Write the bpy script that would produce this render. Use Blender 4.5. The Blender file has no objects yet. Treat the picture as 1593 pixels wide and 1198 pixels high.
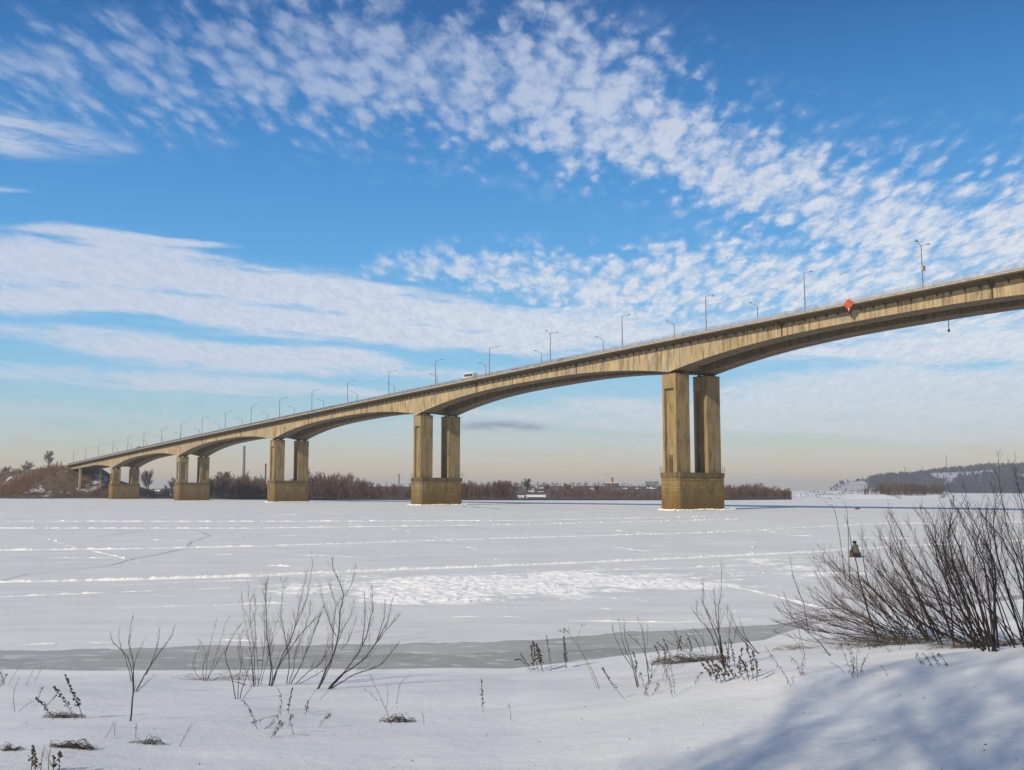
import bpy, math, random
import numpy as np
from mathutils import Vector, Matrix

R = math.radians
rng = random.Random(7)
nr = np.random.RandomState(11)
scene = bpy.context.scene
col = scene.collection

# ------------------------------------------------------------------ camera
F = 1600.0; CX, CY = 796.5, 599.0; HZ = 764.5; CAMH = 5.2
PITCH = math.atan((HZ - CY) / F)
cam = bpy.data.cameras.new('camera')
cam.sensor_width = 36.0; cam.lens = 36.0 * F / 1593.0
cam.clip_start = 0.1; cam.clip_end = 60000
camo = bpy.data.objects.new('camera', cam); col.objects.link(camo)
camo.location = (0, 0, CAMH); camo.rotation_euler = (math.pi / 2 + PITCH, 0, 0)
scene.camera = camo

# ------------------------------------------------------------------ light
EXPO = 0.5
SUN_EL = 29.0
SUNH = Vector((-0.62, -0.78)).normalized()
scene.view_settings.view_transform = 'Standard'
scene.view_settings.look = 'None'
scene.view_settings.gamma = 1.0
scene.view_settings.use_curve_mapping = False
scene.view_settings.exposure = EXPO
sd = Vector((SUNH.x * math.cos(R(SUN_EL)), SUNH.y * math.cos(R(SUN_EL)), math.sin(R(SUN_EL))))
sun = bpy.data.lights.new('sun', 'SUN'); sun.energy = 3.0; sun.angle = R(0.55); sun.color = (1.0, 0.88, 0.69)
suno = bpy.data.objects.new('sun', sun); col.objects.link(suno)
suno.rotation_euler = sd.to_track_quat('Z', 'Y').to_euler()
suno.location = (-60, -80, 60)


def direction(px, py):
    dx = (px - CX) / F; dv = (CY - py) / F
    return Vector((dx, math.cos(PITCH) - dv * math.sin(PITCH), math.sin(PITCH) + dv * math.cos(PITCH)))


def at(px, py, D):
    d = direction(px, py); k = D / d.y
    return Vector((d.x * k, D, CAMH + d.z * k))


def on_ice(px, py, z=0.0):
    d = direction(px, py); k = (z - CAMH) / d.z
    return Vector((d.x * k, d.y * k, z))


def lin(c):
    return tuple(((v / 255.0) / 12.92 if v / 255.0 <= 0.04045 else ((v / 255.0 + 0.055) / 1.055) ** 2.4) for v in c)


# ------------------------------------------------------------------ sky
SKY_STRENGTH = 0.1


def build_world():
    w = bpy.data.worlds.new('World'); scene.world = w; w.use_nodes = True
    nt = w.node_tree; nt.nodes.clear(); L = nt.links.new
    N = nt.nodes.new

    def m(op, a, b=None, c=None, clamp=False):
        n = N('ShaderNodeMath'); n.operation = op; n.use_clamp = clamp
        for i, v in enumerate((a, b, c)):
            if v is None: continue
            if isinstance(v, (int, float)): n.inputs[i].default_value = v
            else: L(v, n.inputs[i])
        return n.outputs[0]

    def noise(vec, scale, detail=3, rough=0.5, dist=0.0):
        n = N('ShaderNodeTexNoise'); n.inputs['Scale'].default_value = scale
        n.inputs['Detail'].default_value = detail; n.inputs['Roughness'].default_value = rough
        n.inputs['Distortion'].default_value = dist
        L(vec, n.inputs['Vector']); return n.outputs['Fac']

    def comb(x, y, z=0.0):
        n = N('ShaderNodeCombineXYZ')
        for i, v in enumerate((x, y, z)):
            if isinstance(v, (int, float)): n.inputs[i].default_value = v
            else: L(v, n.inputs[i])
        return n.outputs[0]

    def smooth(v, a, b):
        n = N('ShaderNodeMapRange'); n.interpolation_type = 'SMOOTHSTEP'
        n.inputs['From Min'].default_value = a; n.inputs['From Max'].default_value = b
        L(v, n.inputs['Value']); return n.outputs[0]

    def mix(f, a, b):
        n = N('ShaderNodeMix'); n.data_type = 'RGBA'
        for s, v in ((n.inputs[0], f), (n.inputs[6], a), (n.inputs[7], b)):
            if isinstance(v, (int, float)): s.default_value = v
            elif isinstance(v, tuple): s.default_value = (*v, 1)
            else: L(v, s)
        return n.outputs[2]

    tc = N('ShaderNodeTexCoord'); sp = N('ShaderNodeSeparateXYZ'); L(tc.outputs['Generated'], sp.inputs[0])
    x, y, z = sp.outputs
    az = m('MULTIPLY', m('ARCTAN2', x, y), 180 / math.pi)
    el = m('MULTIPLY', m('ARCSINE', z), 180 / math.pi)
    azn = m('ADD', m('DIVIDE', az, 100.0), 0.5, clamp=True)       # -50..50 deg
    sky = N('ShaderNodeTexSky'); sky.sky_type = 'NISHITA'; sky.sun_disc = False
    sky.sun_elevation = R(SUN_EL); sky.sun_rotation = math.atan2(SUNH.x, SUNH.y)
    sky.air_density = 1.2; sky.dust_density = 1.0; sky.ozone_density = 2.5; sky.altitude = 100
    K = 1.0 / (SKY_STRENGTH * 2 ** EXPO)

    def raw(c, g=1.0):
        return tuple(v * K * g for v in lin(c))
    # clear winter sky by elevation; stops above the view chosen to tint shade
    ramp = N('ShaderNodeValToRGB'); L(m('DIVIDE', el, 60.0, clamp=True), ramp.inputs[0])
    stops = [(-0.0, (250, 205, 150)), (0.8, (240, 206, 160)), (2.2, (204, 206, 192)), (3.8, (166, 206, 216)), (6.0, (138, 199, 234)),
             (9.0, (112, 186, 234)), (13, (80, 164, 226)), (17, (60, 146, 214)), (21, (42, 126, 196)), (26, (16, 94, 164)), (40, (46, 92, 148)), (60, (58, 96, 142))]
    er = ramp.color_ramp
    while len(er.elements) < len(stops): er.elements.new(0.5)
    for e, (p, c) in zip(er.elements, stops):
        e.position = max(p, 0) / 60.0
    for e, (p, c) in zip(er.elements, stops):
        e.color = (*lin(c), 1)
    sc = N('ShaderNodeVectorMath'); sc.operation = 'SCALE'; L(ramp.outputs[0], sc.inputs[0]); sc.inputs['Scale'].default_value = K
    base = mix(0.88, sky.outputs[0], sc.outputs[0])

    # cloud layers -------------------------------------------------------
    den = m('ADD', m('MAXIMUM', z, 0.0), 0.035)
    P = comb(m('DIVIDE', x, den), m('DIVIDE', y, den), 0.0)
    A = comb(m('DIVIDE', az, 10.0), m('DIVIDE', el, 1.0), 0.0)    # angular coordinates

    def band(pts):
        """pts: (px, py, half width px, strength)"""
        n = N('ShaderNodeRGBCurve'); cm = n.mapping
        rows = []
        for (px, py, hw, s) in pts:
            d = direction(px, py).normalized()
            a = math.degrees(math.atan2(d.x, d.y)); e = math.degrees(math.asin(d.z))
            rows.append((a / 100 + 0.5, e / 40, hw / 1600 * 57.3 / 8, s))
        rows.sort()
        a0, a1 = rows[0], rows[-1]
        rows = [(0.0, a0[1], a0[2], 0.0), (max(a0[0] - 0.14, 0.01), a0[1], a0[2], a0[3] * .7)] + rows + [(min(a1[0] + 0.14, .99), a1[1], a1[2], a1[3] * .7), (1.0, a1[1], a1[2], 0.0)]
        for ci in range(3):
            cu = cm.curves[ci]
            while len(cu.points) < len(rows): cu.points.new(0.5, 0.5)
            for p, r in zip(cu.points, rows):
                p.location = (r[0], max(0, min(1, r[1 + ci]))); p.handle_type = 'AUTO_CLAMPED'
        cm.update()
        L(comb(azn, azn, azn), n.inputs['Color'])
        s = N('ShaderNodeSeparateXYZ'); L(n.outputs[0], s.inputs[0])
        c, wd, st = s.outputs
        q = m('DIVIDE', m('SUBTRACT', el, m('MULTIPLY', c, 40.0)), m('MULTIPLY', m('MAXIMUM', wd, 0.01), 8.0))
        g = m('EXPONENT', m('MULTIPLY', m('MULTIPLY', q, q), -0.9))
        return m('MULTIPLY', g, st)

    # cloudlets with some height of their own, shrinking toward the horizon
    e6 = m('ADD', m('MAXIMUM', el, 0.0), 5.0)
    lg = m('MULTIPLY', m('LOGARITHM', e6, math.e), 1.35)
    Q = comb(m('ADD', m('DIVIDE', az, e6), m('MULTIPLY', lg, .12)), lg, 0.0)

    def voro(vec, scale):
        n = N('ShaderNodeTexVoronoi'); n.feature = 'SMOOTH_F1'; n.inputs['Scale'].default_value = scale
        n.inputs['Smoothness'].default_value = .6; n.inputs['Randomness'].default_value = 1.0
        L(vec, n.inputs['Vector']); return n.outputs['Distance']
    wn = N('ShaderNodeTexNoise'); wn.inputs['Scale'].default_value = 14; wn.inputs['Detail'].default_value = 3; L(Q, wn.inputs['Vector'])
    wv = N('ShaderNodeVectorMath'); wv.operation = 'MULTIPLY_ADD'; L(wn.outputs['Color'], wv.inputs[0]); wv.inputs[1].default_value = (.06, .06, 0); L(Q, wv.inputs[2])
    cells = m('SUBTRACT', 1.0, m('MULTIPLY', voro(wv.outputs[0], 24.0), 1.35), clamp=True)      # 0..1
    puff1 = noise(Q, 22.0, 5, .6, .4)
    puff2 = noise(Q, 62.0, 5, .65, .4)
    big = noise(Q, 3.2, 3, .55, .3)
    puff = m('ADD', m('ADD', m('MULTIPLY', puff1, .40), m('MULTIPLY', puff2, .24)), m('ADD', m('MULTIPLY', big, .28), m('MULTIPLY', m('SUBTRACT', cells, .45), .30)))
    # altocumulus masks
    a1 = band([(-100, 100, 70, .75), (0, 105, 75, .85), (200, 105, 95, .85), (420, 95, 115, .9), (600, 95, 125, .95), (780, 130, 125, 1.0), (930, 180, 110, 1.0),
               (1080, 235, 90, 1.05), (1250, 300, 90, 1.15), (1420, 345, 105, 1.25), (1593, 355, 110, 1.2)])
    a2 = band([(500, 425, 12, .0), (560, 418, 18, .6), (680, 415, 34, 1.0), (800, 430, 52, 1.2), (950, 455, 70, 1.25), (1100, 450, 85, 1.25), (1300, 450, 105, 1.3), (1593, 460, 120, 1.3)])
    a3 = band([(800, 40, 80, .7), (1000, 110, 95, .62), (1150, 160, 80, .48), (1300, 190, 65, .3), (1593, 210, 60, .3)])
    a4 = band([(1020, 630, 35, .15), (1130, 640, 55, .55), (1300, 630, 70, .7), (1593, 620, 90, .8)])
    am = m('MAXIMUM', m('MAXIMUM', a1, a2), a3)
    cov = smooth(m('ADD', puff, m('MULTIPLY', m('SUBTRACT', am, .5), 0.40)), .37, .73)
    cov = m('MAXIMUM', cov, m('MULTIPLY', m('MULTIPLY', am, .5), smooth(puff, .36, .56)))
    cov = m('MULTIPLY', cov, smooth(am, .03, .45))
    # streaky bands
    streak = noise(comb(m('DIVIDE', az, 9.0), m('MULTIPLY', m('ADD', el, m('MULTIPLY', az, .045)), .75), 0.0), 1.5, 4, .58, .25)
    fine = noise(comb(m('DIVIDE', az, 3.0), m('MULTIPLY', m('ADD', el, m('MULTIPLY', az, .045)), 1.6), 3.0), 1.8, 4, .6, .4)
    st = m('ADD', m('MULTIPLY', streak, .68), m('MULTIPLY', fine, .32))
    s1 = band([(-60, 395, 42, .95), (0, 405, 42, 1.0), (200, 415, 38, 1.0), (400, 445, 34, 1.0), (600, 475, 32, 1.0), (750, 500, 32, 1.0), (900, 515, 35, .95), (1100, 520, 40, .6), (1593, 540, 45, .7)])
    s2 = band([(-60, 455, 22, .8), (0, 460, 22, .9), (200, 470, 24, 1.0), (400, 495, 24, 1.0), (600, 515, 22, 1.0), (800, 535, 22, .8), (1000, 545, 22, .4)])
    s3 = band([(0, 355, 9, .4), (100, 358, 13, .75), (220, 372, 11, .75), (300, 378, 8, .65), (380, 384, 5, .3), (450, 390, 5, 0)])
    s4 = band([(-60, 180, 26, .5), (0, 205, 34, .62), (100, 215, 28, .5), (200, 232, 20, .3), (330, 245, 12, .0)])
    s5 = band([(0, 515, 14, .5), (100, 525, 18, .8), (250, 545, 24, .95), (400, 555, 24, .95), (550, 565, 22, .9), (700, 580, 16, .4)])
    s6 = band([(0, 575, 15, .6), (200, 590, 17, .75), (400, 602, 15, .8), (560, 612, 12, .6), (700, 640, 25, .5), (900, 645, 32, .62), (1130, 640, 50, .75), (1300, 625, 60, .85), (1593, 620, 75, .9)])
    s7 = band([(0, 640, 14, .6), (300, 655, 14, .55), (700, 675, 18, .3), (900, 690, 14, .35), (1300, 680, 22, .4), (1593, 670, 25, .4)])
    s8 = band([(-60, 292, 8, .35), (0, 295, 7, .4), (50, 298, 5, .25), (120, 300, 5, 0)])

    def strk(b, k=.36):
        return m('MULTIPLY', smooth(m('ADD', st, m('MULTIPLY', m('SUBTRACT', b, .5), k)), .33, .60), smooth(b, .04, .55))
    sc1 = strk(s1, .42); sc2 = strk(s2, .42)
    scs = m('MAXIMUM', m('MAXIMUM', sc1, sc2), m('MAXIMUM', strk(s3), strk(s4)))
    scs = m('MAXIMUM', scs, m('MAXIMUM', m('MULTIPLY', strk(s5), .95), m('MULTIPLY', strk(s6), .85)))
    scs = m('MAXIMUM', scs, m('MAXIMUM', m('MULTIPLY', strk(s7), .45), strk(s8)))
    s9 = band([(-60, 650, 60, .7), (300, 655, 60, .75), (700, 670, 55, .85), (1100, 680, 60, .9), (1593, 685, 60, .9)])
    scs = m('MAXIMUM', scs, m('MULTIPLY', m('MULTIPLY', s9, smooth(st, .36, .62)), .55))
    scs = m('MULTIPLY', scs, .9)
    # general scattered cloud away from the view, same kind of sky all round
    aw = m('SUBTRACT', 1.0, smooth(m('ABSOLUTE', az), 34, 52))
    gen = m('MULTIPLY', smooth(m('ADD', m('MULTIPLY', big, .6), m('MULTIPLY', puff1, .4)), .48, .66), m('SUBTRACT', 1.0, aw))
    high = m('MULTIPLY', m('MULTIPLY', smooth(m('ADD', m('MULTIPLY', big, .5), m('MULTIPLY', puff, .5)), .5, .68), smooth(el, 27, 34)), .3)
    gen = m('MAXIMUM', gen, high)
    gen = m('MULTIPLY', gen, smooth(el, 2, 9))
    cov = m('MULTIPLY', cov, m('ADD', .62, m('MULTIPLY', smooth(az, -24, 14), .33)))
    cloud = m('MAXIMUM', m('MAXIMUM', cov, scs), m('MULTIPLY', gen, .75))
    cloud = m('MINIMUM', cloud, .95)
    # cloud brightness: whiter low down and to the right (thicker cloud), blue-violet high up
    b1 = m('ADD', m('MULTIPLY', smooth(el, 26, 9), .65), m('MULTIPLY', smooth(az, -28, 18), .35))
    ccol = mix(b1, raw((166, 184, 218)), raw((232, 236, 243)))
    shade = smooth(m('ADD', m('MULTIPLY', puff2, .5), m('MULTIPLY', puff1, .5)), .38, .60)
    ccol = mix(m('MULTIPLY', m('SUBTRACT', 1.0, shade), .5), ccol, raw((178, 196, 224)))
    # low cloud takes the warmer, duller colour of the horizon air
    low = smooth(el, 7.5, 2.0)
    ccol = mix(m('MULTIPLY', low, .6), ccol, raw((212, 214, 218)))
    out = mix(cloud, base, ccol)
    # small dark smoke-grey cloud
    d1 = band([(690, 668, 4, 0.0), (720, 664, 6, .5), (780, 662, 7, .9), (840, 665, 6, .6), (880, 668, 4, 0.0)])
    out = mix(m('MULTIPLY', m('MULTIPLY', d1, smooth(fine, .3, .62)), .9), out, raw((140, 150, 172)))
    bg = N('ShaderNodeBackground'); bg.inputs['Strength'].default_value = SKY_STRENGTH
    L(out, bg.inputs['Color'])
    wo = N('ShaderNodeOutputWorld'); L(bg.outputs[0], wo.inputs['Surface'])
    w.cycles.sampling_method = 'MANUAL'; w.cycles.sample_map_resolution = 512


build_world()
scene.cycles.volume_bounces = 0
scene.cycles.max_bounces = 5
scene.cycles.diffuse_bounces = 3
scene.cycles.glossy_bounces = 2
scene.cycles.transparent_max_bounces = 12


# ------------------------------------------------------------------ helpers
def tag(o, label=None, cat=None, group=None, kind=None):
    if label: o['label'] = label
    if cat: o['category'] = cat
    if group: o['group'] = group
    if kind: o['kind'] = kind
    return o


def empty(name, loc, rz=0.0, **k):
    o = bpy.data.objects.new(name, None); col.objects.link(o)
    o.location = loc; o.rotation_euler = (0, 0, rz); o.empty_display_size = 0.5
    return tag(o, **k)


def child(o, parent):
    """parent keeping the mesh written in world coordinates"""
    if parent is not None:
        o.parent = parent
        chain = Matrix.Identity(4); p = parent
        mats = []
        while p is not None:
            mats.append(Matrix.LocRotScale(p.location, p.rotation_euler, p.scale)); p = p.parent
        for mm in reversed(mats): chain = chain @ mm
        o.matrix_parent_inverse = Matrix.Identity(4)
        loc, rot, sca = chain.inverted().decompose()
        o.location = loc; o.rotation_euler = rot.to_euler(); o.scale = sca
    return o


class MB:
    def __init__(s): s.v = []; s.f = []; s.m = []

    def add(s, vs, fs, mi=0):
        b = len(s.v); s.v.extend([tuple(p) for p in vs])
        s.f.extend([tuple(i + b for i in q) for q in fs]); s.m.extend([mi] * len(fs))

    def hexa(s, p, mi=0):
        """8 points: bottom 4 counter-clockwise, top 4"""
        s.add(p, [(3, 2, 1, 0), (4, 5, 6, 7), (0, 1, 5, 4), (1, 2, 6, 5), (2, 3, 7, 6), (3, 0, 4, 7)], mi)

    def box(s, c, h, rz=0.0, mi=0):
        ca, sa = math.cos(rz), math.sin(rz); p = []
        for dz in (-1, 1):
            for dx, dy in ((-1, -1), (1, -1), (1, 1), (-1, 1)):
                X, Y = dx * h[0], dy * h[1]
                p.append((c[0] + X * ca - Y * sa, c[1] + X * sa + Y * ca, c[2] + dz * h[2]))
        s.hexa(p, mi)

    def prism(s, poly, z0, z1, mi=0, cap=True):
        n = len(poly)
        z0f = z0 if callable(z0) else (lambda x, y: z0); z1f = z1 if callable(z1) else (lambda x, y: z1)
        vs = [(x, y, z0f(x, y)) for x, y in poly] + [(x, y, z1f(x, y)) for x, y in poly]
        fs = [(i, (i + 1) % n, n + (i + 1) % n, n + i) for i in range(n)]
        if cap: fs += [tuple(range(n, 2 * n)), tuple(range(n - 1, -1, -1))]
        s.add(vs, fs, mi)

    def tube(s, pts, rad, sides=5, mi=0, cap=True):
        n = len(pts); vs = []; pts = [Vector(p) for p in pts]
        up = Vector((0.13, 0.21, 0.97))
        for i, p in enumerate(pts):
            t = (pts[min(i + 1, n - 1)] - pts[max(i - 1, 0)])
            if t.length < 1e-9: t = Vector((0, 0, 1))
            t.normalize()
            a = t.cross(up)
            if a.length < .05: a = t.cross(Vector((1, 0, 0)))
            a.normalize(); b = t.cross(a)
            r = rad[i] if not isinstance(rad, (int, float)) else rad
            for k in range(sides):
                th = 2 * math.pi * k / sides
                vs.append(p + a * (r * math.cos(th)) + b * (r * math.sin(th)))
        fs = []
        for i in range(n - 1):
            for k in range(sides):
                k2 = (k + 1) % sides
                fs.append((i * sides + k, i * sides + k2, (i + 1) * sides + k2, (i + 1) * sides + k))
        if cap:
            fs.append(tuple(range(sides - 1, -1, -1))); fs.append(tuple((n - 1) * sides + k for k in range(sides)))
        s.add(vs, fs, mi)

    def bar(s, a, b, r, sides=4, mi=0): s.tube([a, b], [r, r], sides, mi)

    def lump(s, c, r, mi=0, squash=1.0, jit=.35):
        """small irregular 5-sided lump with a top"""
        k = 5; a0 = rng.random() * 6.28; vs = []
        for lv, rr in ((-.35, 1.0), (.35, .75)):
            for i in range(k):
                a = a0 + 6.283 * i / k; q = r * rr * (1 + jit * (rng.random() - .5) * 2)
                vs.append((c[0] + q * math.cos(a), c[1] + q * math.sin(a), c[2] + lv * r * squash))
        vs.append((c[0] + r * .2 * (rng.random() - .5), c[1] + r * .2 * (rng.random() - .5), c[2] + r * squash * .8))
        fs = [(i, (i + 1) % k, k + (i + 1) % k, k + i) for i in range(k)] + [(k + i, k + (i + 1) % k, 2 * k) for i in range(k)]
        s.add(vs, fs, mi)

    def mesh(s, name, mats, smooth=False):
        me = bpy.data.meshes.new(name)
        me.from_pydata(s.v, [], s.f)
        if not isinstance(mats, (list, tuple)): mats = [mats]
        for mt in mats: me.materials.append(mt)
        if len(mats) > 1: me.polygons.foreach_set('material_index', s.m)
        if smooth: me.polygons.foreach_set('use_smooth', [True] * len(me.polygons))
        me.update(); return me

    def build(s, name, mats, parent=None, smooth=False, world=True, **k):
        o = bpy.data.objects.new(name, s.mesh(name, mats, smooth)); col.objects.link(o)
        if parent is not None:
            if world: child(o, parent)
            else: o.parent = parent
        return tag(o, **k)


def np_mesh(name, v, f, mats, smooth=False, mi=None):
    """fast mesh from numpy arrays; f is (n,3) or (n,4)"""
    me = bpy.data.meshes.new(name)
    v = np.asarray(v, dtype=np.float32); f = np.asarray(f, dtype=np.int32)
    n, k = f.shape
    me.vertices.add(len(v)); me.vertices.foreach_set('co', v.ravel())
    me.loops.add(n * k); me.loops.foreach_set('vertex_index', f.ravel())
    me.polygons.add(n); me.polygons.foreach_set('loop_start', np.arange(0, n * k, k, dtype=np.int32))
    if not isinstance(mats, (list, tuple)): mats = [mats]
    for mt in mats: me.materials.append(mt)
    if mi is not None: me.polygons.foreach_set('material_index', np.asarray(mi, dtype=np.int32))
    me.polygons.foreach_set('use_smooth', np.full(n, bool(smooth)))
    me.update(calc_edges=True); me.validate()
    return me


def link(name, me, parent=None, **k):
    o = bpy.data.objects.new(name, me); col.objects.link(o)
    if parent is not None: o.parent = parent
    return tag(o, **k)


# ------------------------------------------------------------------ materials
def material(name, base, rough=.85, metal=0.0, var=None, scale=1.0, var2=None, scale2=8.0, bump=0.0, bscale=20.0, spec=.3,
             stretch=(1, 1, 1), f1=(.35, .65), f2=(.4, .65), coords='Object', amt1=1.0, amt2=.6, detail=5):
    mt = bpy.data.materials.new(name); mt.use_nodes = True
    nt = mt.node_tree; L = nt.links.new; N = nt.nodes.new
    bs = nt.nodes['Principled BSDF']
    bs.inputs['Roughness'].default_value = rough; bs.inputs['Metallic'].default_value = metal
    bs.inputs['Specular IOR Level'].default_value = spec
    tc = N('ShaderNodeTexCoord'); mp = N('ShaderNodeMapping'); L(tc.outputs[coords], mp.inputs[0])
    mp.inputs['Scale'].default_value = stretch
    cur = None

    def nz(sc, d=detail, r=.6):
        n = N('ShaderNodeTexNoise'); n.inputs['Scale'].default_value = sc; n.inputs['Detail'].default_value = d
        n.inputs['Roughness'].default_value = r; L(mp.outputs[0], n.inputs['Vector']); return n.outputs['Fac']

    def layer(cur, c, sc, fr, amt):
        mr = N('ShaderNodeMapRange'); mr.inputs['From Min'].default_value = fr[0]; mr.inputs['From Max'].default_value = fr[1]
        mr.inputs['To Max'].default_value = amt
        L(nz(sc), mr.inputs['Value'])
        mx = N('ShaderNodeMix'); mx.data_type = 'RGBA'; L(mr.outputs[0], mx.inputs[0])
        if cur is None: mx.inputs[6].default_value = (*base, 1)
        else: L(cur, mx.inputs[6])
        mx.inputs[7].default_value = (*c, 1); return mx.outputs[2]
    if var: cur = layer(cur, var, scale, f1, amt1)
    if var2: cur = layer(cur, var2, scale2, f2, amt2)
    if cur is None: bs.inputs['Base Color'].default_value = (*base, 1)
    else: L(cur, bs.inputs['Base Color'])
    if bump:
        b = N('ShaderNodeBump'); b.inputs['Strength'].default_value = 1.0; b.inputs['Distance'].default_value = bump
        L(nz(bscale, 4), b.inputs['Height']); L(b.outputs[0], bs.inputs['Normal'])
    return mt


def concrete(name, base, stain, streak_amt=.6, wet=None, wetz=None, masonry=False):
    """weathered concrete: blotches, vertical run-off streaks, fine pores"""
    mt = bpy.data.materials.new(name); mt.use_nodes = True
    nt = mt.node_tree; L = nt.links.new; N = nt.nodes.new; bs = nt.nodes['Principled BSDF']
    bs.inputs['Roughness'].default_value = .9; bs.inputs['Specular IOR Level'].default_value = .2
    tc = N('ShaderNodeTexCoord')

    def nz(sc, stretch, d=5, r=.6):
        mp = N('ShaderNodeMapping'); mp.inputs['Scale'].default_value = stretch; L(tc.outputs['Object'], mp.inputs[0])
        n = N('ShaderNodeTexNoise'); n.inputs['Scale'].default_value = sc; n.inputs['Detail'].default_value = d
        n.inputs['Roughness'].default_value = r; L(mp.outputs[0], n.inputs['Vector']); return n.outputs['Fac']

    def rg(v, a, b, lo=0.0, hi=1.0):
        mr = N('ShaderNodeMapRange'); mr.inputs['From Min'].default_value = a; mr.inputs['From Max'].default_value = b
        mr.inputs['To Min'].default_value = lo; mr.inputs['To Max'].default_value = hi
        L(v, mr.inputs['Value']); return mr.outputs[0]

    def mx(f, a, b):
        n = N('ShaderNodeMix'); n.data_type = 'RGBA'; L(f, n.inputs[0])
        for s, v in ((n.inputs[6], a), (n.inputs[7], b)):
            if isinstance(v, tuple): s.default_value = (*v, 1)
            else: L(v, s)
        return n.outputs[2]
    light = tuple(min(v * 1.22, 1) for v in base)
    c = mx(rg(nz(.22, (1, 1, 1)), .35, .65), base, light)
    oi = N('ShaderNodeObjectInfo')
    c = mx(rg(oi.outputs['Random'], 0, 1, 0, .22), c, stain)
    c = mx(rg(nz(1.1, (1, 1, .12)), .47, .64, 0, streak_amt), c, stain)
    c = mx(rg(nz(.45, (1, 1, .3), 6, .72), .54, .68, 0, .8), c, tuple(v * .55 for v in stain))
    c = mx(rg(nz(.12, (1, 1, .5), 6, .7), .52, .66, 0, .5), c, (.27, .255, .22) if base[0] > .2 else tuple(v * .7 for v in base))
    c = mx(rg(nz(6, (1, 1, 1)), .45, .7, 0, .25), c, tuple(v * .6 for v in base))
    if masonry:
        s2 = N('ShaderNodeSeparateXYZ'); L(tc.outputs['Object'], s2.inputs[0])
        a2 = N('ShaderNodeMath'); a2.operation = 'ADD'; L(s2.outputs[0], a2.inputs[0]); L(s2.outputs[1], a2.inputs[1])
        cb = N('ShaderNodeCombineXYZ'); L(a2.outputs[0], cb.inputs[0]); L(s2.outputs[2], cb.inputs[1])
        bt = N('ShaderNodeTexBrick'); L(cb.outputs[0], bt.inputs['Vector']); bt.inputs['Scale'].default_value = 1.0
        bt.inputs['Brick Width'].default_value = 1.5; bt.inputs['Row Height'].default_value = .75; bt.inputs['Mortar Size'].default_value = .035
        bt.inputs['Color1'].default_value = (.72, .72, .72, 1); bt.inputs['Color2'].default_value = (1.25, 1.22, 1.15, 1); bt.inputs['Mortar'].default_value = (.45, .43, .4, 1)
        mu = N('ShaderNodeMix'); mu.data_type = 'RGBA'; mu.blend_type = 'MULTIPLY'; mu.inputs[0].default_value = .75
        L(c, mu.inputs[6]); L(bt.outputs[0], mu.inputs[7]); c = mu.outputs[2]
    if wet:
        sp = N('ShaderNodeSeparateXYZ'); L(tc.outputs['Object'], sp.inputs[0])
        ad = N('ShaderNodeMath'); ad.operation = 'ADD'; L(sp.outputs[2], ad.inputs[0]); L(rg(nz(.5, (1, 1, .3)), .3, .7, -1.6, 1.6), ad.inputs[1])
        c = mx(rg(ad.outputs[0], wetz[1], wetz[0], 0, .85), c, wet)
    L(c, bs.inputs['Base Color'])
    b = N('ShaderNodeBump'); b.inputs['Distance'].default_value = .05; L(nz(3, (1, 1, 1), 6, .7), b.inputs['Height']); L(b.outputs[0], bs.inputs['Normal'])
    return mt


M = {}
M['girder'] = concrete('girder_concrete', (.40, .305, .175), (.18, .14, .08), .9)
M['soffit_shaded'] = concrete('shaded_soffit_concrete', (.165, .132, .088), (.085, .065, .04), .5)  # girder concrete darkened, underside shade put into its colour
M['cant_shaded'] = concrete('shaded_cantilever_concrete', (.10, .08, .052), (.07, .055, .035), .5)  # shade under the deck overhang put into the base colour
M['pier'] = concrete('pier_concrete', (.275, .20, .095), (.15, .105, .05), .75)
M['footing'] = concrete('footing_concrete', (.215, .155, .065), (.14, .095, .038), .6, wet=(.14, .085, .022), wetz=(1.2, 6.5), masonry=True)
M['coping'] = concrete('coping_concrete', (.15, .11, .06), (.07, .05, .03), .8)
M['edge'] = material('deck_edge_concrete', (.42, .34, .20), var=(.24, .18, .10), scale=.8, var2=(.5, .45, .33), scale2=3)
M['joint'] = material('joint_rust', (.035, .025, .018), var=(.10, .045, .022), scale=.7)
M['bearing'] = material('bearing_steel', (.06, .05, .04), rough=.6)
M['road'] = material('asphalt', (.06, .06, .06), var=(.35, .35, .36), scale=.3, f1=(.5, .7))
M['rail'] = material('railing_metal', (.50, .53, .57), rough=.5, metal=.2, var=(.3, .3, .31), scale=.5)
M['pole'] = material('pole_metal', (.21, .20, .205), rough=.6, var=(.15, .13, .12), scale=1.2)
M['lamp'] = material('lamp_housing', (.18, .18, .19), rough=.5)
M['wire'] = material('cable_black', (.12, .12, .13))
M['snow'] = None
M['rust'] = material('rusty_steel', (.06, .075, .04), var=(.10, .05, .025), scale=3)


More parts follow.
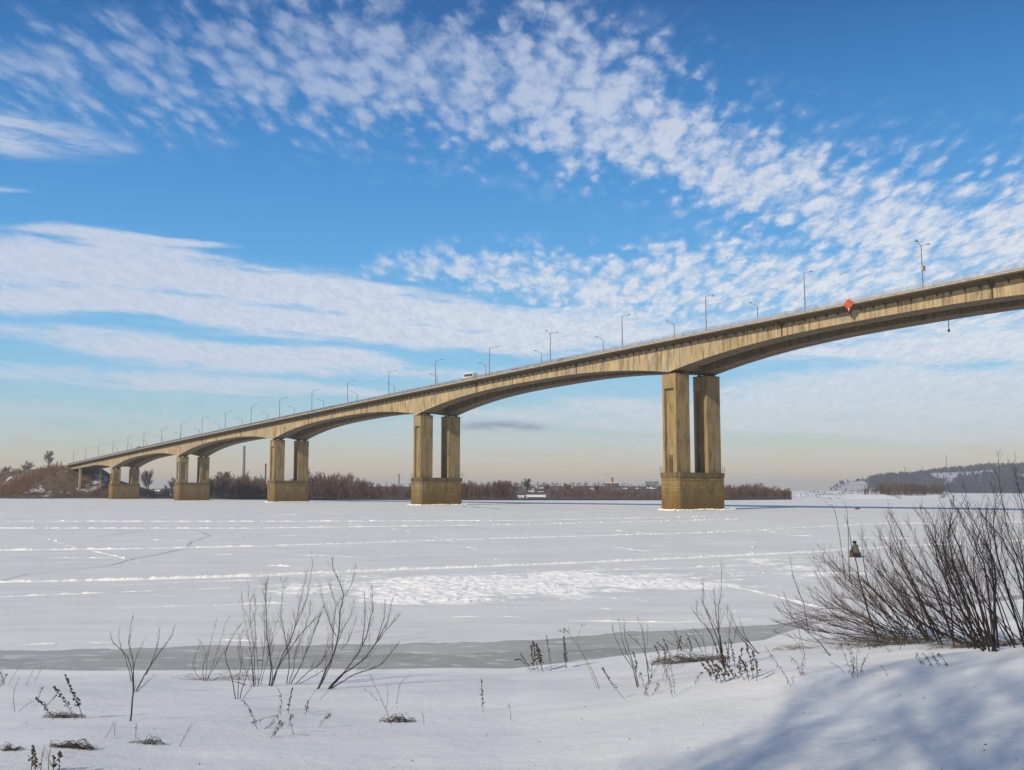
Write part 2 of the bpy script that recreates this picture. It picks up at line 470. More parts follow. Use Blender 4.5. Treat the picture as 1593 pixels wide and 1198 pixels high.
def snow_material(name, base, blue, mott_scale, bump, bscale, mid=None, spark=True, stretch=(1, 1, 1), amt=.7):
    mt = bpy.data.materials.new(name); mt.use_nodes = True
    nt = mt.node_tree; L = nt.links.new; N = nt.nodes.new; bs = nt.nodes['Principled BSDF']
    bs.inputs['Roughness'].default_value = .7; bs.inputs['Specular IOR Level'].default_value = .25
    tc = N('ShaderNodeTexCoord'); mp = N('ShaderNodeMapping'); L(tc.outputs['Object'], mp.inputs[0]); mp.inputs['Scale'].default_value = stretch

    def nz(sc, d=5, r=.6):
        n = N('ShaderNodeTexNoise'); n.inputs['Scale'].default_value = sc; n.inputs['Detail'].default_value = d
        n.inputs['Roughness'].default_value = r; L(mp.outputs[0], n.inputs['Vector']); return n.outputs['Fac']
    mr = N('ShaderNodeMapRange'); mr.inputs['From Min'].default_value = .38; mr.inputs['From Max'].default_value = .66; mr.inputs['To Max'].default_value = amt
    L(nz(mott_scale, 7, .65), mr.inputs['Value'])
    mx = N('ShaderNodeMix'); mx.data_type = 'RGBA'; L(mr.outputs[0], mx.inputs[0])
    mx.inputs[6].default_value = (*base, 1); mx.inputs[7].default_value = (*blue, 1)
    mq = N('ShaderNodeMapping'); L(tc.outputs['Object'], mq.inputs[0]); mq.inputs['Scale'].default_value = (.28, 1, 1); mq.inputs['Rotation'].default_value = (0, 0, .12)
    nq = N('ShaderNodeTexNoise'); nq.inputs['Scale'].default_value = .55; nq.inputs['Detail'].default_value = 9; nq.inputs['Roughness'].default_value = .72; L(mq.outputs[0], nq.inputs['Vector'])
    mr2 = N('ShaderNodeMapRange'); mr2.inputs['From Min'].default_value = .42; mr2.inputs['From Max'].default_value = .62; L(nq.outputs['Fac'], mr2.inputs['Value'])
    mm2 = N('ShaderNodeMix'); mm2.data_type = 'RGBA'; mm2.blend_type = 'MULTIPLY'; L(mr2.outputs[0], mm2.inputs[0])
    L(mx.outputs[2], mm2.inputs[6]); mm2.inputs[7].default_value = (.90, .90, .905, 1)
    L(mm2.outputs[2], bs.inputs['Base Color'])
    ad = N('ShaderNodeMath'); ad.operation = 'MULTIPLY_ADD'; L(nz(bscale, 5, .6), ad.inputs[0]); ad.inputs[1].default_value = 1.0
    m2 = N('ShaderNodeMath'); m2.operation = 'MULTIPLY'; L(nz(bscale * 7, 3, .6), m2.inputs[0]); m2.inputs[1].default_value = .22
    L(m2.outputs[0], ad.inputs[2])
    b = N('ShaderNodeBump'); b.inputs['Distance'].default_value = bump; L(ad.outputs[0], b.inputs['Height']); L(b.outputs[0], bs.inputs['Normal'])
    return mt


M['bank_snow'] = snow_material('bank_snow', (.86, .84, .80), (.80, .785, .755), .35, .02, 4.0)
M['ice'] = snow_material('river_ice_snow', (.80, .785, .745), (.70, .688, .66), .045, .02, 1.2, stretch=(1, 1, 1))
M['clod'] = material('broken_snow', (.9, .88, .85), var=(.82, .8, .78), scale=2)
M['berm'] = material('pressed_snow', (.84, .825, .79), var=(.76, .745, .71), scale=3)
M['thaw'] = material('grey_wet_ice', (.47, .46, .425), rough=.6, spec=.3, var=(.37, .36, .33), scale=.25, var2=(.66, .65, .62), scale2=1.6, f2=(.55, .66), amt2=.8, bump=.03, bscale=4, stretch=(.5, 1, 1))
M['refrozen'] = material('refrozen_ice', (.42, .41, .375), rough=.6, var=(.33, .32, .29), scale=.4, var2=(.66, .65, .62), scale2=2.2, f2=(.56, .62), bump=.03, bscale=5, stretch=(.5, 1, 1))
M['crack'] = material('wet_crack', (.10, .10, .10), rough=.4, var=(.25, .25, .25), scale=.4)
M['crack2'] = material('frozen_crack', (.36, .37, .38), rough=.4, var=(.5, .5, .52), scale=.4)


# ------------------------------------------------------------------ near bank terrain
SHX = [-60, -15, 0, 3.1, 8.8, 11.6, 16, 30, 60]
SHY = [29, 30.3, 31.0, 33.3, 36.8, 40.5, 46, 53, 58]


def noise2(x, y, s=1.0, seed=0):
    """smooth cheap value noise, numpy arrays"""
    x = np.asarray(x, dtype=float) * s + seed * 17.3; y = np.asarray(y, dtype=float) * s + seed * 9.1
    xi = np.floor(x); yi = np.floor(y); fx = x - xi; fy = y - yi
    fx = fx * fx * (3 - 2 * fx); fy = fy * fy * (3 - 2 * fy)

    def h(a, b):
        v = np.sin(a * 127.1 + b * 311.7 + seed * 3.7) * 43758.5453
        return v - np.floor(v)
    return (h(xi, yi) * (1 - fx) + h(xi + 1, yi) * fx) * (1 - fy) + (h(xi, yi + 1) * (1 - fx) + h(xi + 1, yi + 1) * fx) * fy


def ground_z(X, Y):
    X = np.asarray(X, dtype=float); Y = np.asarray(Y, dtype=float)
    ys = np.interp(X, SHX, SHY) + (noise2(X, Y * 0, .5, 3) - .5) * .9
    s = 1 - Y / ys
    z = np.where(s > 0, 3.5 * np.clip(s, 0, None) ** 1.0, s * 6.0)
    z = np.where(s > 1, 3.5 + (s - 1) * 1.2, z)
    lip = np.exp(-((s - .03) / .025) ** 2) * .10
    z = z + lip
    k = np.clip(s * 6, 0, 1)
    mound = 0.85 * np.exp(-(((X - 9.3) / 4.2) ** 2 + ((Y - 16.5) / 5.5) ** 2)) + .25 * np.exp(-(((X - 4.4) / 1.6) ** 2 + ((Y - 19) / 3) ** 2))
    n = (noise2(X, Y, .22, 1) - .5) * .30 + (noise2(X, Y, .6, 2) - .5) * .10 + (noise2(X, Y, 1.7, 5) - .5) * .022 + (noise2(X, Y, 5, 6) - .5) * .004
    return z + (mound + n * .6) * k


def near_ground():
    def axis(a, lo, hi, b, fine, coarse):
        left = np.linspace(a, lo, coarse, endpoint=False); mid = np.linspace(lo, hi, fine, endpoint=False); right = np.linspace(hi, b, coarse)
        return np.concatenate([left, mid, right])
    xs = axis(-60, -13, 19, 60, 270, 36); ys = axis(-55, 6, 40, 62, 300, 36)
    gx, gy = np.meshgrid(xs, ys); gz = ground_z(gx, gy)
    v = np.stack([gx.ravel(), gy.ravel(), gz.ravel()], 1)
    nx, ny = len(xs), len(ys); idx = np.arange(nx * ny).reshape(ny, nx)
    f = np.stack([idx[:-1, :-1].ravel(), idx[:-1, 1:].ravel(), idx[1:, 1:].ravel(), idx[1:, :-1].ravel()], 1)
    keep = (v[f][:, :, 2].max(1) > -1.0)
    me = np_mesh('snow_bank', v, f[keep], M['bank_snow'], smooth=True)
    link('snow_bank', me, label='snow covered near bank of the river sloping to the ice', kind='structure')


near_ground()


def G(px, py):
    """ground point seen at a pixel (ray marched on the near bank, else the ice)"""
    d = direction(px, py); k = 5.0
    while k < 60:
        X, Y, Z = d.x * k, d.y * k, CAMH + d.z * k
        if Z <= max(float(ground_z(X, Y)), 0.0): break
        k += .05
    return Vector((X, Y, max(float(ground_z(X, Y)), 0)))


# river ice: one big sheet
me = np_mesh('river_ice', [(-14000, -300, 0), (14000, -300, 0), (14000, 16000, 0), (-14000, 16000, 0)], [(0, 1, 2, 3)], M['ice'])
link('river_ice', me, label='wide frozen river under wind packed snow', kind='structure')


def sheet(name, top, bottom, z, mt, n=240, jit=.15, seed=0, **k):
    """sheet on the ice between two pixel lines, ragged edges"""
    def res(line):
        pts = [on_ice(*p) for p in line]
        cum = [p.x for p in pts]
        return cum, [p.y for p in pts]
    tx, ty = res(top); bx, by = res(bottom)
    x0, x1 = max(tx[0], bx[0]), min(tx[-1], bx[-1])
    X = np.linspace(x0, x1, n)
    jt = (noise2(X, X * 0, 1.3, seed) - .5) * 2 * jit + (noise2(X, X * 0, 4.5, seed + 1) - .5) * jit
    YT = np.interp(X, tx, ty) + jt; YB = np.interp(X, bx, by)
    v = np.concatenate([np.stack([X, YT, X * 0 + z], 1), np.stack([X, YB, X * 0 + z], 1)])
    f = [(n + i, n + i + 1, i + 1, i) for i in range(n - 1)]
    return link(name, np_mesh(name, v, f, mt), **k)


sheet('wet_shore_ice', [(-500, 1018), (0, 1013), (180, 1010), (300, 1006), (600, 1002), (830, 996), (950, 986), (1100, 978), (1200, 972), (1290, 963), (1450, 940), (1700, 915)],
      [(-560, 1075), (0, 1062), (600, 1060), (950, 1050), (1200, 1030), (1300, 1010), (1450, 980), (1800, 950)], .004, M['thaw'], seed=4, jit=.35,
      label='strip of grey wet ice along the foot of the bank', kind='structure')
# paler refrozen patches within the strip
sheet('refrozen_strip', [(-400, 1030), (250, 1026), (600, 1018), (830, 1014), (1000, 1008), (1100, 1000), (1290, 975)],
      [(-420, 1045), (250, 1045), (600, 1042), (830, 1042), (1000, 1040), (1100, 1030), (1290, 1000)], .008, M['refrozen'], seed=9, jit=.3,
      label='paler refrozen ice at the very edge of the snow bank', kind='structure')


# ------------------------------------------------------------------ tracks and trampled snow
def densify(px, step):
    pts = [on_ice(*p) for p in px]; out = []
    for a, b in zip(pts, pts[1:]):
        n = max(2, int((b - a).length / step))
        out += [a.lerp(b, i / n) for i in range(n)]
    return out


CLOD_K = .42


def clods(name, pts, sizes, label, heights=.6, kind='stuff', cat=None):
    """thousands of little broken snow lumps in one mesh"""
    n = len(pts); k = 5
    pts = np.asarray(pts, dtype=float); sizes = np.asarray(sizes, dtype=float) * CLOD_K * (.35 + 1.3 * nr.rand(n) ** 2.2)
    a0 = nr.rand(n, 1) * 6.28; ang = a0 + np.arange(k) * 6.283 / k
    rad = sizes[:, None] * (.7 + .6 * nr.rand(n, k))
    base = np.stack([pts[:, 0:1] + np.cos(ang) * rad, pts[:, 1:2] + np.sin(ang) * rad, np.zeros((n, k)) - .02], 2)
    hh = sizes[:, None] * heights * (.5 + nr.rand(n, k))
    mid = np.stack([pts[:, 0:1] + np.cos(ang) * rad * .6, pts[:, 1:2] + np.sin(ang) * rad * .6, hh * .8], 2)
    top = np.stack([pts[:, 0] + (nr.rand(n) - .5) * sizes * .5, pts[:, 1] + (nr.rand(n) - .5) * sizes * .5, sizes * heights * (.8 + .6 * nr.rand(n))], 1)[:, None, :]
    v = np.concatenate([base, mid, top], 1).reshape(-1, 3)
    tri = []
    for i in range(k):
        j = (i + 1) % k
        tri += [(i, j, k + j), (i, k + j, k + i), (k + i, k + j, 2 * k)]
    tri = np.array(tri)
    f = (tri[None] + (np.arange(n) * (2 * k + 1))[:, None, None]).reshape(-1, 3)
    link(name, np_mesh(name, v, f, M['clod']), label=label, kind=kind)


def ridge_noise(X, Y, sc, seed):
    a = noise2(X, Y, sc, seed); b = noise2(X, Y, sc * 2.1, seed + 1); c = noise2(X, Y, sc * 4.3, seed + 2)
    return 1 - np.abs(2 * a - 1) * .9 + (b - .5) * .8 + (c - .5) * .5


def track(px, step, width, size, label, lines=(0,), gap=None, name='snow_track', density=1.0):
    step *= .45
    P = densify(px, step); out = []; sz = []
    L = 0.0
    for i, p in enumerate(P[:-1]):
        t = (P[i + 1] - p); L += t.length
        if gap and (L % (gap[0] + gap[1])) > gap[0]: continue
        if rng.random() > density: continue
        if t.length < 1e-6: continue
        t.normalize(); nn = Vector((-t.y, t.x, 0))
        for o in lines:
            q = p + nn * (o + rng.gauss(0, width)) + t * rng.gauss(0, step * .4)
            out.append((q.x, q.y, 0)); sz.append(size * (.5 + rng.random()) * max(1.0, (q.y / 62) ** .8))
    # pressed berm of snow under the loose lumps
    Q = densify(px, step * 1.6); vs = []; fs = []; n = len(Q); cs = 5; W = max(width * 2.2, .16)
    for li, o in enumerate(lines):
        base = len(vs); L = 0.0; on = []
        for i in range(n):
            t = (Q[min(i + 1, n - 1)] - Q[max(i - 1, 0)]).normalized(); nn = Vector((-t.y, t.x, 0)); p = Q[i] + nn * o
            L += step * 1.6
            on.append(True)
            wob = (float(noise2(p.x, p.y, .8, 51)) - .5) * W * .8
            for c in range(cs):
                u = c / (cs - 1) * 2 - 1; q = p + nn * (u * W * .5 + wob)
                hh = (1 - u * u) * (.03 + size * .55 * float(ridge_noise(q.x, q.y, 3.0 * 60 / max(q.y, 60), 52))) * (max(0.0, 1.6 * float(noise2(p.x, p.y, .5, 53)) - .45) * (.5 + float(noise2(p.x, p.y, 2.6, 54))) * (.35 + .65 * (1 if gap[0] > 2 else (L % (gap[0] + gap[1])) < gap[0])) if gap else (.45 + .7 * float(noise2(p.x, p.y, .6, 53))) * (.6 + .8 * float(noise2(p.x, p.y, 2.6, 54))))
                vs.append((q.x, q.y, -.015 + hh))
        fs += [(base + i * cs + c, base + i * cs + c + 1, base + (i + 1) * cs + c + 1, base + (i + 1) * cs + c) for i in range(n - 1) for c in range(cs - 1) if on[i] and on[i + 1]]
    if fs: link('snow_berm', np_mesh('snow_berm', vs, fs, M['berm']), label='pressed ridge of the ' + ' '.join(label.split()[:10]), kind='stuff')
    clods(name, out[::4], [s_ * .55 for s_ in sz[::4]], label)


track([(-60, 811), (400, 811.5), (800, 810), (1100, 804)], .55, .25, .28, 'thin ski track farthest out on the ice', density=.45)
track([(-60, 822), (400, 822), (800, 816.5), (1150, 808)], .42, .2, .26, 'straight snowmobile track second from the far side of the ice', density=.6)
track([(-60, 857), (200, 854), (400, 850), (800, 837), (1092, 829), (1356, 815), (1660, 811)], .3, .16, .2, 'long straight track across mid ice reaching the bushes', lines=(-.35, .35), density=.75)
track([(-60, 907), (0, 905.6), (201, 901.6), (402, 895.6), (603, 886.5), (800, 879.5), (980, 872), (1260, 858.6), (1429, 848), (1660, 838)], .17, .07, .15, 'heavy double snowmobile track sweeping across the ice', lines=(-.55, -.35, .35, .55), density=.85)
track([(-60, 931), (0, 929), (201, 920.6), (301, 917), (402, 913), (600, 905)], .2, .12, .13, 'broken walking trail leading right into the trampled snow', gap=(2.2, .7), density=.8)
track([(20, 947), (100, 946), (201, 945.8), (381, 939.8), (470, 938)], .16, .18, .10, 'scuffed walking trail nearest the left bank', gap=(3.0, 1.2), density=.8)
track([(750, 933), (924, 946.6), (1060, 950), (1204, 953.8), (1300, 957)], .16, .09, .13, 'line of footprints curving below the trampled snow', gap=(.5, .6), density=.95)
track([(1120, 908), (1180, 921), (1260, 941), (1330, 955)], .13, .16, .13, 'trail dropping from the trampled snow toward the dark bushes', density=.95)
track([(1176, 823), (1232, 833), (1316, 836), (1420, 838)], .3, .16, .17, 'short faint trail beyond the seated fisherman', gap=(3, 2), density=.7)
track([(20, 1003), (120, 1000), (270, 997), (340, 995), (470, 999)], .12, .14, .08, 'crumbled snow crust above the grey strip', gap=(1.4, .9), density=.7)
track([(600, 905), (900, 888), (1050, 884), (1200, 878), (1330, 868)], .18, .2, .13, 'scuffed path above the trampled snow', density=.8)
track([(1090, 880), (1200, 893), (1400, 893)], .2, .25, .13, 'scattered scuffs left of the bushes', gap=(3, 1.5), density=.7)
track([(560, 936), (700, 941), (830, 938)], .2, .25, .10, 'faint scuffs just below the trampled snow', gap=(2, 2), density=.5)
track([(420, 880), (520, 884), (640, 893)], .2, .25, .13, 'light scuffs left of the trampled snow', gap=(2, 1.5), density=.5)
for k_, (pl, lb) in enumerate([
        ([(-60, 866), (150, 868), (380, 862), (560, 866), (820, 858), (1100, 846), (1290, 842)], 'faint wandering trail above the heavy double track'),
        ([(520, 812), (610, 822), (690, 838), (760, 862), (790, 880)], 'faint trail crossing the long tracks near the middle'),
        ([(860, 812), (960, 826), (1080, 836), (1176, 852)], 'faint trail slanting down toward the fisherman'),
        ([(-60, 918), (120, 914), (300, 905), (430, 902)], 'faint trail between the double track and the broken trail'),
        ([(180, 838), (300, 842), (430, 833), (600, 832)], 'faint wavering trail at left in the far ice'),
        ([(620, 962), (760, 958), (900, 966), (1050, 968), (1180, 962)], 'faint scuffed trail nearest the grey strip'),
        ([(960, 852), (1040, 862), (1120, 880), (1150, 900)], 'faint curved trail entering the trampled snow from above'),
        ([(1260, 800), (1380, 803), (1500, 799), (1660, 801)], 'faint far trail at the right'),
        ([(0, 800), (260, 798), (520, 801), (700, 799)], 'faintest trail farthest out at left')]):
    track(pl, .2 * (1 + k_ % 2), .14, .09, lb, gap=(3, 2), density=.5)
track([(75, 838), (110, 850), (185, 866), (215, 876)], .3, .12, .15, 'thin slanting snow ridge at the left', gap=(4, 1), density=.6)


def trampled():
    blobs = [((680, 921), (80, 11), 1.0), ((610, 914), (60, 7), .8), ((740, 905), (150, 10), .9), ((890, 892), (45, 5), .9), ((960, 903), (130, 9), .8),
             ((1080, 893), (80, 8), .7), ((1040, 908), (90, 6), .7), ((1180, 873), (60, 5), .6), ((860, 922), (120, 9), .45), ((1260, 885), (70, 11), .5), ((470, 915), (70, 6), .6), ((700, 926), (50, 6), 1.0)]
    xs = np.arange(-18, 36, .13); ys = np.arange(46, 82, .15)
    gx, gy = np.meshgrid(xs, ys)
    d0 = CAMH / gy; py = HZ + F * d0 * 1.0; px = CX + F * gx / gy
    mk = np.zeros_like(gx)
    for (cx, cy), (sx, sy), w in blobs:
        mk = np.maximum(mk, w * np.exp(-(((px - cx) / sx) ** 2 + ((py - cy) / sy) ** 2) * .8))
    mk = np.maximum(mk, .42 * np.exp(-(((px - 830) / 330) ** 2 + ((py - 905) / 24) ** 2) * .9))
    mk = mk * (.2 + 1.4 * noise2(gx * .6, gy, .35, 8)) * (.25 + 1.2 * noise2(gx * .7, gy, 1.1, 9)) * (.5 + noise2(gx, gy, 2.8, 10))
    mk = np.clip((mk - .13) * 2.0, 0, 1)
    h = ridge_noise(gx * .8, gy, 2.3, 41)
    z = -.045 + mk * .02 + np.sqrt(mk) * (.045 + .085 * h)
    v = np.stack([gx.ravel(), gy.ravel(), z.ravel()], 1); nx, ny = len(xs), len(ys); idx = np.arange(nx * ny).reshape(ny, nx)
    f = np.stack([idx[:-1, :-1].ravel(), idx[:-1, 1:].ravel(), idx[1:, 1:].ravel(), idx[1:, :-1].ravel()], 1)
    f = f[(v[f][:, :, 2].max(1) > -.002)]
    me = np_mesh('trampled_snow', v, f, M['clod']); bm = None
    link('trampled_snow', me, label='wide patch of churned bright snow in mid ice', kind='stuff')
    pts = []; sz = []
    # sparse drift crust over the whole ice
    pts = []; sz = []
    for _ in range(2600):
        y = 790 + 210 * rng.random() ** 1.1; x = rng.uniform(-60, 1660); p = on_ice(x, y)
        if noise2(p.x, p.y, .12, 12) < .70: continue
        pts.append((p.x, p.y, 0)); sz.append((.03 + .07 * rng.random()) * (p.y / 60))
    clods('crusted_snow', pts, sz, 'scattered small crusts of snow over the ice', heights=.35)


trampled()


def crack(px, w, label, mt, z=.006, name='ice_crack'):
    P = densify(px, .8); vs = []; fs = []
    for i, p in enumerate(P):
        t = (P[min(i + 1, len(P) - 1)] - P[max(i - 1, 0)]).normalized(); nn = Vector((-t.y, t.x, 0))
        ww = w * (.25 + 1.2 * noise2(p.x, p.y, .35, 21)) * .5
        o = (noise2(p.x, p.y, .25, 22) - .5) * w * 1.5
        for s in (-1, 1):
            q = p + nn * (o + s * ww); vs.append((q.x, q.y, z))
    n = len(P)
    fs = [(2 * i, 2 * i + 1, 2 * i + 3, 2 * i + 2) for i in range(n - 1)]
    link(name, np_mesh(name, vs, fs, mt), label=label, kind='structure')


crack([(0, 904), (45, 893), (151, 883), (190, 876), (201, 870.4)], .13, 'thin winding dark crack at left of the ice', M['crack2'])
crack([(201, 870.4), (250, 862), (291, 853), (296, 843), (326, 834), (306, 824)], .22, 'upper bends of the winding crack at left', M['crack2'], z=.012)
crack([(75, 886), (170, 880), (215, 868)], .10, 'side branch of the winding crack', M['crack2'], z=.010)
crack([(78, 843), (150, 836), (200, 829), (231, 825)], .22, 'short faint crack above the winding one', M['crack2'])
crack([(715, 787), (780, 792.3), (900, 793), (1030, 792)], 1.6, 'long dark wet crack between the two nearest piers', M['crack'])
crack([(790, 788), (900, 788.8), (1025, 788)], 1.2, 'faint grey line behind the long dark crack', M['crack2'])  # plain grey strip laid on the ice
crack([(1128, 794), (1200, 795), (1330, 796.5), (1700, 798)], 1.0, 'long dark wet crack from the near pier to the right edge', M['crack'])
crack([(1128, 790), (1250, 790.3), (1400, 790), (1700, 789)], 1.2, 'faint grey line behind the right hand dark crack', M['crack2'])  # another plain grey strip on the ice
crack([(930, 796.8), (1000, 796.6)], .7, 'short crack left of the near pier', M['crack2'])


# ------------------------------------------------------------------ bridge
C0 = Vector((50.99, 291.15, 0)); TD = Vector((-0.60054, 0.79959, 0)); ND = Vector((-0.79959, -0.60054, 0))
SPAN = 133.157; TEND = 642.0; TSTART = -205.0
BANG = math.atan2(TD.y, TD.x)


def B(t, off, z): return C0 + TD * t + ND * off + Vector((0, 0, z))


def deck_z(t): return 46.8 - .028 * t - 8.5e-6 * t * t


def depth(t):
    if t > SPAN * 4:      # last span lands on the abutment
        s = t - SPAN * 4; L = TEND - SPAN * 4
        if s > L * .5: s2 = L - s; return 3.2 + .9 * (1 - min(1, s / L)) 
        return 3.2 + 4.4 * max(0, 1 - s / (L * .62)) ** 2.2
    s = t % SPAN; s = min(s, SPAN - s)
    return 3.75 + 4.65 * (1 - s / (SPAN / 2)) ** 2.6


bridge = empty('road_bridge', C0, BANG, label='long concrete beam bridge on tall twin column piers across the frozen river', cat='bridge')


def sweep(mb, section, t0, t1, step, mi=0):
    """section(t) -> list of (off, z) points, closed loop"""
    n = max(1, int(round((t1 - t0) / step))); prev = None; vs = []; fs = []
    for i in range(n + 1):
        t = t0 + (t1 - t0) * i / n; vs += [B(t, o, z) for o, z in section(t)]
    k = len(section(t0))
    for i in range(n):
        for j in range(k):
            j2 = (j + 1) % k
            fs.append((i * k + j, i * k + j2, (i + 1) * k + j2, (i + 1) * k + j))
    fs.append(tuple(range(k - 1, -1, -1))); fs.append(tuple(n * k + j for j in range(k)))
    mb.add(vs, fs, mi)


def panel(mb, t0, t1, o0, o1, zt, zb, mi=0):
    """slab between t0..t1 on the web; zt, zb functions of t"""
    a, b = (o0, o1)
    p = [B(t0, a, zb(t0)), B(t1, a, zb(t1)), B(t1, b, zb(t1)), B(t0, b, zb(t0)), B(t0, a, zt(t0)), B(t1, a, zt(t1)), B(t1, b, zt(t1)), B(t0, b, zt(t0))]
    mb.hexa(p, mi)


JOINTS = []
for k in range(-2, 5):
    for s in (39.6, 93.8):
        t = k * SPAN + s
        if TSTART < t < 4 * SPAN + 45: JOINTS.append(t)
NP = 42; PW = SPAN / NP

# inner bodies of the two box girders, span by span
k = -2
spans = []
tt = [TSTART, -SPAN, 0, SPAN, 2 * SPAN, 3 * SPAN, 4 * SPAN, TEND]
zt_ = lambda t: deck_z(t) - 1.12
zb_ = lambda t: deck_z(t) - depth(t)
for a, b in zip(tt, tt[1:]):
    for sgn, (o0, o1) in ((1, (3.75, 8.92)), (-1, (-8.92, -3.75))):
        mb = MB()
        sweep(mb, lambda t: [(o0, zb_(t) + .02), (o1, zb_(t) + .02), (o1, zt_(t)), (o0, zt_(t))], a, b, PW)
        g = mb.build('box_girder', M['soffit_shaded'], bridge)
        near = sgn == 1
        pan = MB(); npan = int(round((b - a) / PW))
        objs = near and (-SPAN - 5 <= a < SPAN + 5) or (near and a == TSTART)
        for i in range(npan):
            t0 = a + (b - a) * i / npan + .03; t1 = a + (b - a) * (i + 1) / npan - .03
            if objs:
                pm = MB(); j = rng.uniform(0, .025)
                panel(pm, t0, t1, 8.93, 9.0 + j, zt_, zb_)
                pm.build('girder_panel', M['girder'], g)
            elif near:
                panel(pan, t0, t1, 8.93, 9.0 + rng.uniform(0, .02), zt_, zb_)
            # inner faces with deeper joints and a stiffening rib per block
            if near: panel(pan, t0 + .06, t1 - .06, 3.62, 3.74, zt_, zb_)
            else:
                panel(pan, t0 + .06, t1 - .06, -3.74, -3.62, zt_, zb_)
                panel(pan, t0, t1, -9.0, -8.93, zt_, zb_)
                panel(pan, t0 - .16, t0 + .16, -3.6, -3.25, zt_, lambda t: zb_(t) + .25)
        pan.build('web_panels', M['girder'] if near else M['soffit_shaded'], g, kind='stuff')  # far girder panels take the concrete with shade in its colour

# deck slab with haunched cantilevers
mb = MB()
def dsec(t):
    z = deck_z(t)
    return [(12.0, z), (12.0, z - .5), (11.7, z - .58), (10.4, z - .74), (9.3, z - 1.0), (9.05, z - 1.12), (3.6, z - 1.12), (3.2, z - .8), (-3.2, z - .8), (-3.6, z - 1.12), (-9.05, z - 1.12),
            (-9.3, z - 1.0), (-10.4, z - .74), (-11.7, z - .58), (-12, z - .5), (-12, z), (-11.2, z + .02), (-11.2, z - .14), (11.2, z - .14), (11.2, z + .02)]
sweep(mb, dsec, TSTART, TEND, PW)
deck = mb.build('deck_slab', M['cant_shaded'], bridge)
mb = MB(); sweep(mb, lambda t: [(11.15, deck_z(t) - .13), (11.15, deck_z(t) - .10), (-11.15, deck_z(t) - .10), (-11.15, deck_z(t) - .13)], TSTART, TEND, PW * 2)
mb.build('road_surface', M['road'], bridge)
# deck edge: precast kerb units with a shadow groove
mb = MB(); mg = MB()
n = int((TEND - TSTART) / 6.0)
for i in range(n):
    t0 = TSTART + i * 6.0 + .03; t1 = t0 + 5.94
    j = rng.uniform(-.015, .015)
    for s in (1, -1):
        panel(mb, t0, t1, 12.004 * s, (12.16 + j) * s, lambda t: deck_z(t) + .10 + j, lambda t: deck_z(t) - .26)
mb.build('edge_beam', M['edge'], deck, kind='stuff')
# cantilever underside seams (brackets) near the camera
mb = MB()
t = TSTART
while t < TEND - 1:
    vs = []
    for s in (-.11, .11):
        z = deck_z(t + s)
        vs += [B(t + s, 9.02, z - 1.75), B(t + s, 9.02, z - 1.125), B(t + s, 9.3, z - 1.005), B(t + s, 10.4, z - .745), B(t + s, 11.6, z - .59), B(t + s, 11.6, z - .64), B(t + s, 10.2, z - .88)]
    kk = 7
    mb.add(vs, [tuple(range(kk)), tuple(range(2 * kk - 1, kk - 1, -1))] + [(i, i + kk, (i + 1) % kk + kk, (i + 1) % kk) for i in range(kk)])
    t += PW
mb.build('cantilever_rib', M['cant_shaded'], deck, kind='stuff')
# expansion joints
for t in JOINTS:
    mb = MB()
    w = .22 if t < 150 else .3
    panel(mb, t - w, t + w, 8.99, 9.05, lambda q: deck_z(q) - 1.13, lambda q: zb_(q) + .05)
    vs = []
    for s in (-w - .15, w + .15):
        z = deck_z(t + s)
        vs += [B(t + s, 9.04, z - 1.16), B(t + s, 9.3, z - 1.02), B(t + s, 10.4, z - .76), B(t + s, 11.8, z - .60), B(t + s, 11.8, z - .68), B(t + s, 10.3, z - .92), B(t + s, 9.04, z - 1.9)]
    kk = 7
    mb.add(vs, [tuple(range(kk)), tuple(range(2 * kk - 1, kk - 1, -1))] + [(i, i + kk, (i + 1) % kk + kk, (i + 1) % kk) for i in range(kk)])
    mb.build('expansion_joint', M['joint'], bridge)


# railings
def railing(off, t0, t1, side):
    mb = MB()
    zr = lambda t: deck_z(t) + .08
    n = int((t1 - t0) / 3.0)
    for i in range(n):
        a = t0 + i * 3.0; b = a + 3.0
        for h, r in ((1.22, .045), (.16, .03), (1.02, .02)):
            mb.bar(B(a, off, zr(a) + h), B(b, off, zr(b) + h), r, 4)
        mb.bar(B(a, off, zr(a)), B(a, off, zr(a) + 1.25), .055, 4)
        st = .15 if a < 280 else .3
        rr = .04 if a < 280 else .08
        q = a + st
        while q < b - .05:
            mb.bar(B(q, off, zr(q) + .16), B(q, off, zr(q) + 1.02), rr, 3); q += st
    return mb.build('railing', M['rail'], bridge, kind='stuff')


railing(11.75, TSTART, TEND, 1)
railing(-11.75, TSTART, TEND, -1)
# crash barrier by the carriageway
mb = MB()
for s in (1, -1):
    t = TSTART
    while t < TEND - 4:
        mb.bar(B(t, 9.9 * s, deck_z(t) - .1), B(t, 9.9 * s, deck_z(t) + .75), .06, 4)
        for h in (.45, .7): mb.bar(B(t, 9.9 * s, deck_z(t) + h), B(t + 4, 9.9 * s, deck_z(t + 4) + h), .09, 4)
        t += 4
mb.build('crash_barrier', M['rail'], bridge, kind='stuff')


# piers
def oct_poly(t, ht, ho, ch):
    pts = [(-ht + ch, -ho), (ht - ch, -ho), (ht, -ho + ch), (ht, ho - ch), (ht - ch, ho), (-ht + ch, ho), (-ht, ho - ch), (-ht, -ho + ch)]
    return [tuple(B(t + a, -b, 0)[:2]) for a, b in pts]


def rect(t, a0, a1, o0, o1):
    return [tuple(B(t + a, o, 0)[:2]) for a, o in ((a0, o1), (a1, o1), (a1, o0), (a0, o0))]


